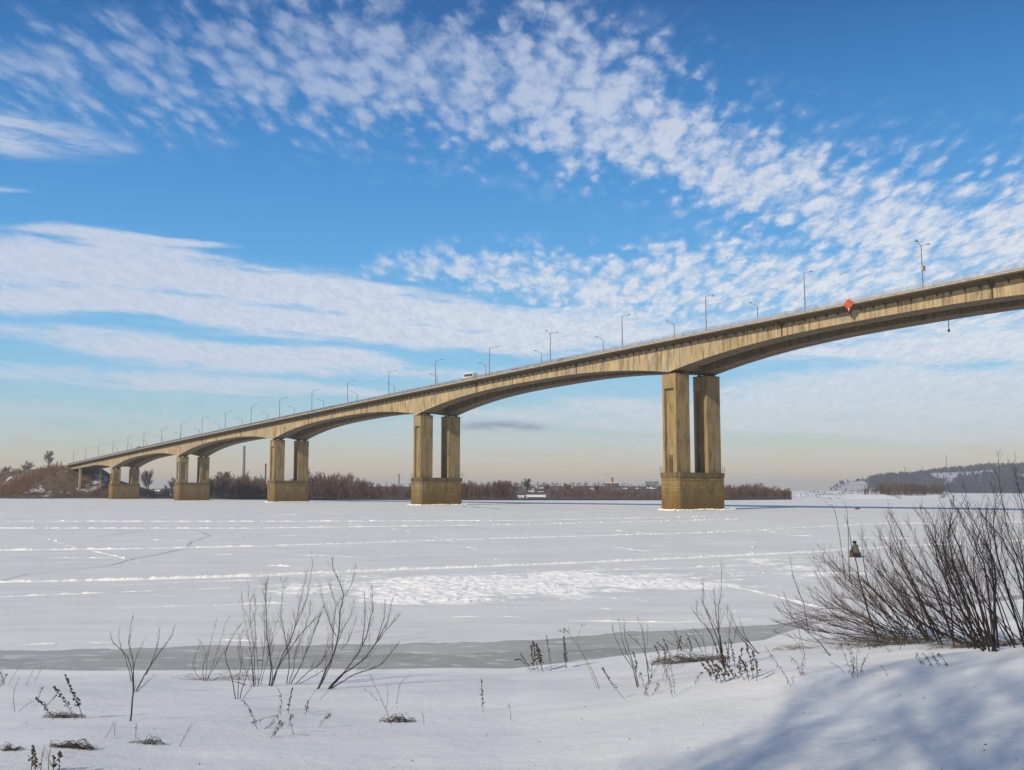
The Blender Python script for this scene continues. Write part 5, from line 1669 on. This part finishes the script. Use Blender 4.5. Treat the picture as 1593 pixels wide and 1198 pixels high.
# dark spikes
weed('spike', [[(838, 1045), (832, 1020), (829, 998)], [(846, 1045), (838, 1020), (834, 1003)], [(832, 1044), (828, 1022), (826, 1005)], [(843, 1044), (840, 1022), (838, 1010)]], 121, 'dense dark plume of dead weed, leftmost of the dark spikes', scale=1.5)
weed('spike', [[(859, 1046), (854, 1015), (850, 990)]], 122, 'single thin spike between the dark plume and the thick spike', scale=.9)
weed('spike', [[(880, 1040), (879, 1015), (877, 990)], [(882, 1040), (880, 1018), (878, 1000)]], 123, 'thick dark spike with a feathery tip right of the thin one', scale=1.3)
weed('spike', [[(828, 1045), (812, 1028), (800, 1028)], [(830, 1043), (818, 1030), (810, 1018)]], 124, 'low weed bent left beside the dark plume')
weed('umbel', [[(934, 1072), (920, 1040), (903, 1012), (885, 985)], [(905, 1015), (898, 995), (905, 975)]], 125, 'tall leaning umbel weed with a spreading pale top', scale=1.5)
weed('umbel', [[(930, 1070), (912, 1030), (895, 1000), (878, 985)]], 126, 'second umbel stalk leaning left behind the tall one', scale=.9)
weed('spike', [[(975, 1087), (955, 1068), (943, 1050), (937, 1040)]], 127, 'knobbly stalk leaning left at the front of the weeds', scale=.8)
weed('leafy', [[(1003, 1084), (1008, 1060), (1020, 1040)], [(1010, 1084), (1000, 1062), (996, 1045)], [(1012, 1082), (1022, 1068), (1024, 1062)], [(1000, 1082), (1013, 1055), (1014, 1020)]], 128, 'tangle of pale dead stalks at the foot of the slender shrub')
weed('leafy', [[(1047, 1085), (1041, 1060), (1033, 1035)], [(1050, 1080), (1046, 1050), (1040, 1020)], [(1030, 1060), (1035, 1030), (1032, 1005)], [(1035, 1062), (1040, 1035), (1046, 1015)]], 129, 'pair of upright dead stalks between the slender shrub and the weed patch')
weed('spike', [[(985, 1055), (990, 1035), (985, 1015)], [(1030, 1040), (1035, 1015), (1022, 1000)], [(1045, 1035), (1040, 1015), (1032, 995)], [(1055, 1035), (1055, 1010), (1060, 990)], [(1065, 1032), (1060, 1010), (1052, 998)], [(1072, 1030), (1075, 1008), (1070, 992)], [(1022, 1038), (1024, 1018), (1018, 1005)]], 130, 'dark seedy weed bank in front of the wet ice, left half of the dense patch', scale=1.1)
weed('spike', [[(1110 + 7 * i, 1060 + 3 * math.sin(i)), (1106 + 7 * i - 4, 1045), (1098 + 7 * i - 6, 1030 + 4 * math.cos(i * 2))] for i in range(6)] + [[(1145 + 6 * i, 1058), (1140 + 6 * i, 1040), (1134 + 6 * i, 1022 + 5 * (i % 3))] for i in range(0)], 131, 'row of short dark seed heads at the front of the dense patch', scale=1.2)
weed('spike', [[(1177, 1060), (1177, 1035), (1170, 1015)], [(1166, 1060), (1160, 1040), (1150, 1022)], [(1160, 1058), (1150, 1040), (1155, 1010)], [(1172, 1056), (1168, 1030), (1160, 1000)]], 132, 'dark seedy stalks at the right end of the dense patch', scale=1.1)
weed('spike', [[(1120 + 8 * i, 1040), (1117 + 8 * i, 1020), (1112 + 8 * i, 1000 - 4 * (i % 2))] for i in range(4)], 133, 'upright dark weeds behind the row of short seed heads')
weed('leafy', [[(1080, 1065), (1086, 1050), (1092, 1045)]], 134, 'thin bent stalk just left of the short seed heads')
weed('umbel', [[(1065, 965), (1064, 955), (1066, 945)]], 135, 'pale umbel poking up left of the tall rod') if False else None
weed('spike', [[(752, 1108), (750, 1085), (749, 1060)]], 136, 'single upright dark stalk alone in the snow at centre', scale=.8)
weed('thin', [[(795, 1120), (794, 1108), (791, 1095)], [(794, 1112), (804, 1117), (808, 1119)]], 137, 'tiny bent straw right of the lone upright stalk')
weed('thin', [[(660, 1126), (659, 1118), (657, 1110)]], 138, 'tiny straw right of the clump with a leaning twig')
# clump with a leaning twig
shrub('twiggy_plant', 'leaning forked twig with a dark leafy clump at its foot', 'plant', [[(612, 1128), (598, 1098), (585, 1070), (575, 1050)], [(600, 1103), (603, 1085), (602, 1062)], [(594, 1090), (575, 1078), (566, 1072)]], 139, r0=.008, twn=3, twl=.15, tmat=M['straw'])


def tuft(px, py, wpx, hpx, seed, label, n=40, name='grass_tuft', mat=None):
    """matted tuft of dead grass lying on the snow"""
    q = random.Random(seed); g = G(px, py); k = g.y / F; W = wpx * k; Hh = hpx * k
    mb = MB()
    for i in range(n):
        a = q.uniform(-W / 2, W / 2); b = q.gauss(0, W * .12); L_ = q.uniform(.3, .8) * W
        s = q.choice((-1, 1)); h = Hh * q.uniform(.4, 1.0)
        x1 = a + s * L_ * .5; x2 = a + s * L_
        x2 = max(-W * .75, min(W * .75, x2)); h *= max(.15, 1 - (a / (W * .62)) ** 2) * q.choice((.7, 1, 1.5))
        z = lambda dx, dy: float(ground_z(g.x + dx, g.y + dy)) 
        mb.tube([Vector((g.x + a, g.y + b, z(a, b) - .01)), Vector((g.x + (a + x1) / 2, g.y + b, z(a, b) + h * .8)), Vector((g.x + x1, g.y + b * .8, z(a, b) + h)), Vector((g.x + x2, g.y + b + q.gauss(0, .04), z(x2, b) + .004))], [.004, .0035, .003, .0015], 3, cap=False)
    return mb.build(name, mat or M['seed'], None, label=label, cat='grass')


tuft(618, 1124, 36, 12, 141, 'dark matted leaf clump under the leaning forked twig', 60)
tuft(112, 1164, 44, 10, 142, 'flattened dark grass tuft poking from the snow at lower left', 90)
tuft(229, 1158, 36, 12, 143, 'sparse arched grass tuft right of the flattened one', 30)
tuft(16, 1168, 24, 10, 144, 'small grass tuft at the far left edge', 34)
tuft(100, 1117, 42, 10, 145, 'dark matted base of the broken weeds at left', 60)
tuft(308, 1058, 50, 8, 146, 'matted straw at the left foot of the willow clump', 24, mat=M['straw'])
tuft(360, 1058, 60, 14, 147, 'yellowish dead grass among the left willow shrubs', 26, mat=M['straw'])
tuft(1075, 1030, 80, 12, 148, 'dark matted growth under the dense weed patch', 140)
tuft(1240, 1010, 50, 8, 149, 'low dead grass between the weed patch and the dark bushes', 40, mat=M['straw'])
# broken weeds at left
weed('spike', [[(86, 1120), (72, 1102), (56, 1088)]], 151, 'broken stalk leaning left in the lower left weeds', scale=1.0)
weed('spike', [[(120, 1120), (105, 1098), (92, 1080), (84, 1070)]], 152, 'long stalk leaning left across the lower left weeds', scale=1.0)
weed('spike', [[(130, 1118), (122, 1095), (112, 1078), (102, 1052)]], 153, 'steepest stalk of the lower left weeds, tufted near its tip', scale=1.2)
weed('leafy', [[(66, 1102), (84, 1085), (90, 1078)], [(58, 1092), (62, 1078), (66, 1068)]], 154, 'feathery cross stalks in the lower left weeds')
weed('thin', [[(24, 1108), (21, 1080), (30, 1055)], [(24, 1107), (42, 1096), (55, 1090)], [(40, 1066), (48, 1050), (55, 1038)], [(52, 1062), (62, 1045), (72, 1034)], [(12, 1065), (25, 1045), (32, 1036)]], 155, 'faint thin grass stalks left of the broken weeds')
weed('leafy', [[(0, 1068), (4, 1055), (2, 1044)], [(8, 1066), (2, 1050), (-4, 1040)], [(4, 1066), (8, 1052), (11, 1048)]], 156, 'orange brown weed cut by the left edge of the picture')
for i, (x, h) in enumerate(((48, 38), (54, 24), (63, 40), (71, 30), (77, 48), (84, 22), (93, 32))):
    pass
weed('spike', [[(48, 1204), (50, 1180), (51, 1164)], [(54, 1204), (55, 1190), (54, 1178)], [(94, 1204), (92, 1185), (93, 1172)], [(84, 1204), (83, 1190), (84, 1180)]], 157, 'dark seed spikes rising from the bottom edge at lower left', scale=.9)
weed('thin', [[(63, 1204), (65, 1180), (69, 1160)], [(76, 1204), (76, 1180), (81, 1150)], [(88, 1204), (80, 1188), (74, 1180)]], 158, 'thin stems rising among the spikes at the bottom edge')
weed('thin', [[(160, 1148), (170, 1138), (177, 1124)], [(179, 1146), (178, 1125)], [(211, 1148), (212, 1124)]], 159, 'short straws below the lone sapling')
weed('thin', [[(277, 1160), (288, 1145), (299, 1126)]], 160, 'single slanting reddish straw left of the bent weeds')
# bent weeds in front of the willow clump
weed('leafy', [[(401, 1135), (392, 1110), (378, 1088)], [(400, 1135), (420, 1128), (436, 1106)], [(436, 1106), (450, 1118), (458, 1145)], [(436, 1106), (438, 1085), (430, 1068)], [(458, 1143), (452, 1122), (454, 1110)]], 161, 'zigzag of bent weed stalks below the willow clump')
weed('spike', [[(448, 1110), (450, 1095), (455, 1072)]], 162, 'short tufted spike in the bent weeds below the willow clump', scale=.8)
weed('leafy', [[(383, 1126), (400, 1121), (432, 1112)]], 163, 'low horizontal stalk in the bent weeds below the willow clump')
weed('leafy', [[(420, 1148), (430, 1130), (437, 1120)], [(424, 1146), (436, 1128), (444, 1124)]], 164, 'drooping leaf bundle at the foot of the bent weeds')
weed('spike', [[(474, 1112), (478, 1100), (479, 1092)]], 165, 'tiny tufted spike right of the bent weeds', scale=.7)
weed('leafy', [[(494, 1132), (505, 1118), (513, 1110)], [(513, 1111), (525, 1118), (536, 1132)]], 166, 'little tent of drooping straws right of the bent weeds')
weed('thin', [[(478, 1090), (490, 1075), (500, 1062)], [(494, 1088), (508, 1078), (520, 1070)]], 167, 'pair of slanting twigs below the willow with the forked stem')
weed('thin', [[(616, 1095), (619, 1080), (622, 1065)], [(618, 1067), (628, 1058), (640, 1048)]], 168, 'thin slanting straw above the leaning forked twig')


# ------------------------------------------------------------------ dark bushes at right
def bush(name, label, bases, tops, n, seed, r0, twn, twl, group, mat=None, tmat=None, curvk=.12, twr=.0045, dark=True):
    """bases: (x0,x1,y0,y1) pixel box of roots; tops: list of (x0,x1,y0,y1) boxes of tips"""
    q = random.Random(seed); stems = []
    for i in range(n):
        u = (i + q.random()) / n
        bx = bases[0] + (bases[1] - bases[0]) * (.15 + .7 * u) + q.gauss(0, 5); by = q.uniform(bases[2], bases[3])
        T = q.choice(tops); tx = T[0] + (T[1] - T[0]) * min(1, max(0, u + q.gauss(0, .22))); ty = q.uniform(T[2], T[3])
        mx_ = bx + (tx - bx) * .42; my = by + (ty - by) * .5
        L_ = math.hypot(tx - bx, ty - by); nx_, ny_ = -(ty - by) / L_, (tx - bx) / L_
        k = q.gauss(.03, .075) * L_
        stems.append([(bx, by), (mx_ + nx_ * k * -1, my + ny_ * k * -1), (mx_ * .5 + tx * .5 + nx_ * k * -.9, my * .5 + ty * .5 + ny_ * k * -.9), (tx, ty)])
    return shrub(name, label, 'bush', stems, seed + 1000, r0=r0, twn=twn, twl=twl, twr=twr, mat=mat or M['stem2'], tmat=tmat or M['twig'], group=group, lo=.2, spread=.66, up=.3, ytop=.4)


RG = 'bare willow bushes crowding the right of the bank'
bush('willow_bush', 'low reddish willow bush, leftmost of the right hand thicket, fanning far left', (1375, 1430, 985, 1002), [(1215, 1290, 895, 960), (1225, 1320, 862, 900), (1205, 1250, 930, 985)], 26, 201, .011, 15, .6, RG)
bush('willow_bush', 'reddish willow bush with haze of fine twigs below the seated fisherman', (1395, 1450, 985, 1004), [(1260, 1330, 845, 900), (1300, 1390, 870, 930)], 22, 202, .011, 15, .6, RG)
bush('willow_bush', 'dark willow bush with thick stems slanting up left behind the fisherman', (1430, 1495, 990, 1007), [(1335, 1380, 780, 830), (1320, 1420, 830, 890), (1350, 1440, 790, 860)], 19, 203, .017, 14, .65, RG)
bush('willow_bush', 'dark central bush of the thicket reaching up to the far ice edge', (1495, 1545, 998, 1012), [(1385, 1450, 800, 870), (1370, 1440, 860, 940), (1430, 1470, 760, 820)], 18, 204, .019, 14, .65, RG, tmat=M['twig2'])
bush('willow_bush', 'blackest bush of the thicket with a knot of stems near the snow crest', (1530, 1562, 1003, 1014), [(1440, 1490, 752, 820), (1460, 1540, 790, 880), (1400, 1480, 900, 960)], 17, 205, .020, 14, .65, RG, tmat=M['twig2'])
bush('willow_bush', 'tall bush just inside the right edge with upright stems', (1572, 1612, 997, 1008), [(1480, 1540, 790, 870), (1500, 1580, 750, 830)], 12, 206, .017, 13, .65, RG, tmat=M['twig2'])
bush('tall_willow', 'tallest willow at the right edge whose thin tips rise above the hill', (1625, 1690, 990, 1004), [(1566, 1610, 635, 700), (1552, 1600, 700, 780), (1545, 1600, 770, 830), (1590, 1680, 600, 720)], 11, 207, .018, 12, .7, RG, tmat=M['twig2'])
bush('willow_bush', 'short mixed bush filling the gap under the dark thicket stems', (1340, 1420, 995, 1015), [(1290, 1350, 940, 980), (1340, 1440, 930, 975)], 16, 208, .009, 9, .35, RG, tmat=M['stem'])
shrub('leaning_pole', 'single long dark stem leaning left past the fisherman, forked at its tip', 'sapling', [[(1368, 995), (1350, 950), (1340, 915), (1333, 880), (1325, 850), (1319, 820), (1313, 802)], [(1319, 822), (1318, 800), (1310, 778)], [(1313, 805), (1300, 798), (1288, 785), (1279, 775)]], 210, r0=.022, twn=2, twl=.15, mat=M['stem2'], tmat=M['stem2'], ytop=.05, lo=.8)
shrub('low_branch', 'long curved branch sweeping low to the left edge of the thicket', 'branch', [[(1295, 1020), (1275, 1000), (1258, 985), (1235, 965), (1210, 925)], [(1258, 985), (1250, 940), (1235, 900), (1228, 865)]], 211, r0=.014, twn=7, twl=.4, mat=M['stem2'])
shrub('low_branch', 'thin branch standing at the left end of the thicket above the grey strip', 'branch', [[(1252, 1020), (1245, 990), (1230, 950), (1218, 920)], [(1250, 1018), (1240, 1000), (1222, 985)]], 212, r0=.009, twn=7, twl=.35)
weed('leafy', [[(1325, 1055), (1328, 1025), (1320, 1000)], [(1334, 1054), (1333, 1020), (1340, 990)], [(1328, 1052), (1318, 1030), (1306, 1000)], [(1336, 1050), (1344, 1030), (1352, 1015)], [(1331, 1052), (1322, 1015), (1310, 985)]], 213, 'bunch of straggly dead stalks in front of the thicket')
weed('leafy', [[(1245, 1052), (1242, 1035), (1230, 1022)], [(1248, 1052), (1248, 1035), (1252, 1020)]], 214, 'two short dead stalks left of the straggly bunch')
weed('leafy', [[(1232, 1066), (1220, 1048), (1200, 1020), (1190, 1005)]], 215, 'leaning dead stalk between the weed patch and the thicket')
weed('thin', [[(1382, 1052), (1375, 1040), (1368, 1036)], [(1318, 1046), (1305, 1038), (1290, 1030)]], 216, 'tiny bent stalks at the foot of the thicket')
weed('leafy', [[(1440 + 12 * i, 1035 + 2 * (i % 2)), (1432 + 12 * i, 1026), (1424 + 12 * i, 1015)] for i in range(4)], 217, 'faint leaning straws on the snow crest under the thicket')
tuft(1400, 1003, 130, 22, 218, 'dark tangled undergrowth at the roots of the thicket', 160, name='undergrowth')
tuft(1530, 1006, 120, 16, 219, 'dark matted growth under the blackest bush', 120, name='undergrowth')


# ------------------------------------------------------------------ seated ice fisherman
def person():
    D = 81.0; px, py = 1332.5, 867.3
    g = on_ice(px, py); root = empty('person', (g.x, g.y, 0), R(118), label='hunched person in grey green jacket and dark hat sitting on the ice', cat='person')
    M['jacket'] = material('grey_green_jacket', (.10, .11, .095), var=(.07, .08, .07), scale=4)
    M['trouser'] = material('dark_trousers', (.035, .03, .03))
    M['skin'] = material('face_skin', (.45, .25, .17))
    M['hat'] = material('black_fur_hat', (.015, .014, .014))
    M['bag'] = material('rust_red_box', (.085, .045, .035), var=(.14, .05, .035), scale=5)
    # body: facing local +x
    J = {'pel': (0, 0, .46, .19), 'wai': (.02, 0, .64, .20), 'che': (.08, 0, .84, .22), 'nek': (.13, 0, 1.0, .10), 'hed': (.17, 0, 1.13, .105), 'top': (.17, 0, 1.20, .08), 'chin': (.23, 0, 1.08, .06)}
    E_ = [('pel', 'wai'), ('wai', 'che'), ('che', 'nek'), ('nek', 'hed'), ('hed', 'top'), ('hed', 'chin')]
    for s, n_ in ((1, 'l'), (-1, 'r')):
        J.update({'sh' + n_: (.08, .21 * s, .92, .105), 'el' + n_: (.16, .29 * s, .66, .085), 'wr' + n_: (.40, .16 * s, .58, .06), 'ha' + n_: (.47, .12 * s, .55, .05),
                  'hp' + n_: (.06, .12 * s, .46, .13), 'kn' + n_: (.46, .17 * s, .50, .10), 'an' + n_: (.42, .17 * s, .10, .07), 'to' + n_: (.60, .19 * s, .06, .055)})
        E_ += [('che', 'sh' + n_), ('sh' + n_, 'el' + n_), ('el' + n_, 'wr' + n_), ('wr' + n_, 'ha' + n_), ('pel', 'hp' + n_), ('hp' + n_, 'kn' + n_), ('kn' + n_, 'an' + n_), ('an' + n_, 'to' + n_)]
    ks = list(J); me = bpy.data.meshes.new('body'); me.from_pydata([J[k][:3] for k in ks], [(ks.index(a), ks.index(b)) for a, b in E_], [])
    for m_ in ('jacket', 'trouser', 'skin'): me.materials.append(M[m_])
    o = link('body', me, root); md = o.modifiers.new('skin', 'SKIN')
    sv = me.skin_vertices[0].data
    for i, k in enumerate(ks): sv[i].radius = (J[k][3],) * 2
    sv[0].use_root = True
    o.modifiers.new('sub', 'SUBSURF').levels = 2; o.modifiers['sub'].render_levels = 2
    dg = bpy.context.evaluated_depsgraph_get(); ev = bpy.data.meshes.new_from_object(o.evaluated_get(dg)); o.modifiers.clear()
    ev.materials.clear()
    for m_ in ('jacket', 'trouser', 'skin'): ev.materials.append(M[m_])
    for p in ev.polygons:
        c = p.center; p.use_smooth = True
        p.material_index = 2 if c.z > 1.03 and c.x > .16 else 1 if (c.z < .56 and (c.x > .12 or c.z < .42) and not (c.x > .36 and c.z > .52)) else 0
    o.data = ev
    mb = MB(); n = 10; rings = [(.13, 1.10), (.15, 1.14), (.155, 1.22), (.13, 1.29), (.05, 1.31)]
    vs = [(.15 + r * math.cos(6.283 * j / n), r * math.sin(6.283 * j / n), z) for r, z in rings for j in range(n)]
    mb.add(vs, [(i * n + j, i * n + (j + 1) % n, (i + 1) * n + (j + 1) % n, (i + 1) * n + j) for i in range(4) for j in range(n)] + [tuple(4 * n + j for j in range(n))])
    mb.build('fur_hat', M['hat'], root, world=False, smooth=True)
    mb = MB()    # skirt of the long coat over the hips
    rings = [(.24, .24, .70), (.27, .28, .52), (.28, .30, .38), (.27, .29, .30)]
    vs = [(.03 + a * math.cos(6.283 * j / 12), b * math.sin(6.283 * j / 12), z) for a, b, z in rings for j in range(12)]
    mb.add(vs, [(i * 12 + j, (i + 1) * 12 + j, (i + 1) * 12 + (j + 1) % 12, i * 12 + (j + 1) % 12) for i in range(3) for j in range(12)])
    mb.build('coat_skirt', M['jacket'], root, world=False, smooth=True)
    # tackle box he sits on
    bx = empty('tackle_box', (g.x, g.y, 0), R(118), label='dark tackle box under the seated person on the ice', cat='box')
    mb = MB(); mb.box((-.02, 0, .17), (.21, .27, .165)); mb.build('box_body', M['trouser'], bx, world=False)
    mb = MB(); mb.box((-.02, 0, .36), (.22, .28, .025)); mb.build('lid', M['trouser'], bx, world=False)
    bg = empty('satchel', (g.x - .42, g.y - .28, 0), R(60), label='rust coloured bag standing against the seated person', cat='bag')
    mb = MB(); mb.add([(-.2, -.12, 0), (.2, -.12, 0), (.2, .12, 0), (-.2, .12, 0), (-.14, -.06, .46), (.14, -.06, .46), (.14, .06, .46), (-.14, .06, .46)], [(3, 2, 1, 0), (4, 5, 6, 7), (0, 1, 5, 4), (1, 2, 6, 5), (2, 3, 7, 6), (3, 0, 4, 7)])
    bo = mb.build('bag_body', M['bag'], bg, world=False); bv = bo.modifiers.new('bevel', 'BEVEL'); bv.width = .05; bv.segments = 2
    # fishing rod
    h = Vector((g.x, g.y, 0)); c, s = math.cos(R(118)), math.sin(R(118))
    p = h + Vector((.5 * c, .5 * s, .56)); e = h + Vector((.95 * c, .95 * s, .62)); mb = MB(); mb.bar(p, e, .012); mb.bar(e, (e.x, e.y, 0), .003, 3)
    mb.build('fishing_rod', M['stem2'], None, label='short ice fishing rod held over the ice by the person', cat='rod')


person()


# ------------------------------------------------------------------ trees behind the camera that shade the lower right snow
def shade_trees():
    arr = [tree_arrays(H_=21, trunk=.20, levels=4, nb=8, spread=.85, r_min=.012, seed=91, fork=.14), tree_arrays(H_=22, trunk=.22, levels=4, nb=10, spread=.9, r_min=.016, seed=92, fork=.10)]
    print('shade tree tris', [len(f) for v, f in arr])
    sh = SUNH
    spots = []; qq = random.Random(3)
    for i, c in enumerate((-2.6, 3.4, .2, 5.0, 1.8, 6.6, 8.8, 8.2, 11.5, 10.2)):
        y = -8 - 3.0 * (i % 3) - qq.random() * 3; spots.append(((c + .62 * y) / .78, y))
    labs = 'bare tree on the bank behind the viewpoint'
    first = {}
    for i, (x, y) in enumerate(spots):
        v, f = arr[i % 2]
        cnt = 4 * 5 * 2
        if i % 2 not in first:
            first[i % 2] = (np_mesh('trunk', v, f[:cnt], M['bark']), np_mesh('crown', v, f[cnt:], M['bark']))
        z = float(ground_z(x, y))
        root = empty('bank_tree', (x, y, z), i * 1.3, label=labs, cat='tree', group='bare trees behind the viewpoint')
        link('trunk', first[i % 2][0], root); link('crown', first[i % 2][1], root)
        root.scale = (1, 1, rng.uniform(.85, 1.1))


shade_trees()


# ------------------------------------------------------------------ smoke plumes and haze
def volume(name, mb_or_me, density, color, aniso=.2, noise_scale=None, **k):
    mt = bpy.data.materials.new(name + '_volume'); mt.use_nodes = True; nt = mt.node_tree; nt.nodes.clear()
    pv = nt.nodes.new('ShaderNodeVolumePrincipled'); out = nt.nodes.new('ShaderNodeOutputMaterial')
    pv.inputs['Color'].default_value = (*color, 1); pv.inputs['Density'].default_value = density; pv.inputs['Anisotropy'].default_value = aniso
    nt.links.new(pv.outputs[0], out.inputs['Volume'])
    mb_or_me.materials.clear(); mb_or_me.materials.append(mt)
    return link(name, mb_or_me, **k)


def plume(px0, py0, px1, py1, D, w0, w1, seed, label):
    q = random.Random(seed); mb = MB(); a = at(px0, py0, D); b = at(px1, py1, D)
    n = 9; pts = []; rad = []
    for i in range(n + 1):
        s = i / n; p = a.lerp(b, s); p.z += math.sin(s * 3.1) * (b - a).length * .10 + q.gauss(0, .03) * (b - a).length * (i > 0)
        pts.append(p); rad.append((w0 + (w1 - w0) * s) * q.uniform(.6, 1.3))
    rad[-1] *= .4
    mb.tube(pts, rad, 8)
    volume('smoke_plume', mb.mesh('smoke_plume', M['clod']), .05, (.75, .77, .85), label=label, cat=None, kind='stuff')


plume(952.5, 745, 937, 737, 1260, 1.4, 3.2, 5, 'pale smoke drifting left from the boiler house chimney')
plume(728, 751, 715, 733, 1500, 1.4, 3.5, 6, 'pale smoke behind the second nearest pier')
plume(380, 695, 366, 692, 1500, .8, 1.6, 7, 'thin smoke drifting left from the tall grey chimney')
mb = MB(); mb.box((0, 7600, 70), (9000, 8300, 78))
volume('haze', mb.mesh('haze', M['clod']), HAZE, (.89, .91, .93), aniso=0.0, label='cold winter haze over the river and hill', kind='stuff') if (HAZE := .00014) else None


# small litter on the near snow
def litter():
    q = random.Random(88); mb = MB()
    for px, py in [(833, 1192), (310, 1190), (1070, 1165), (560, 1150), (700, 1120), (905, 1120), (240, 1135), (1480, 1090), (640, 1185), (150, 1100), (1250, 1110), (980, 1150)] + [(q.uniform(0, 1593), 1050 + 150 * q.random()) for _ in range(46)]:
        g = G(px, py); a = q.random() * 6.28; l = q.uniform(.008, .03)
        mb.bar(g + Vector((0, 0, .006)), g + Vector((math.cos(a) * l, math.sin(a) * l, .012)), q.uniform(.002, .005), 3)
        if q.random() < .4: mb.lump(g + Vector((0, 0, .004)), q.uniform(.006, .012), squash=.5)
    mb.build('plant_litter', M['seed'], None, label='tiny dark bits of plant litter scattered on the near snow', kind='stuff')


litter()
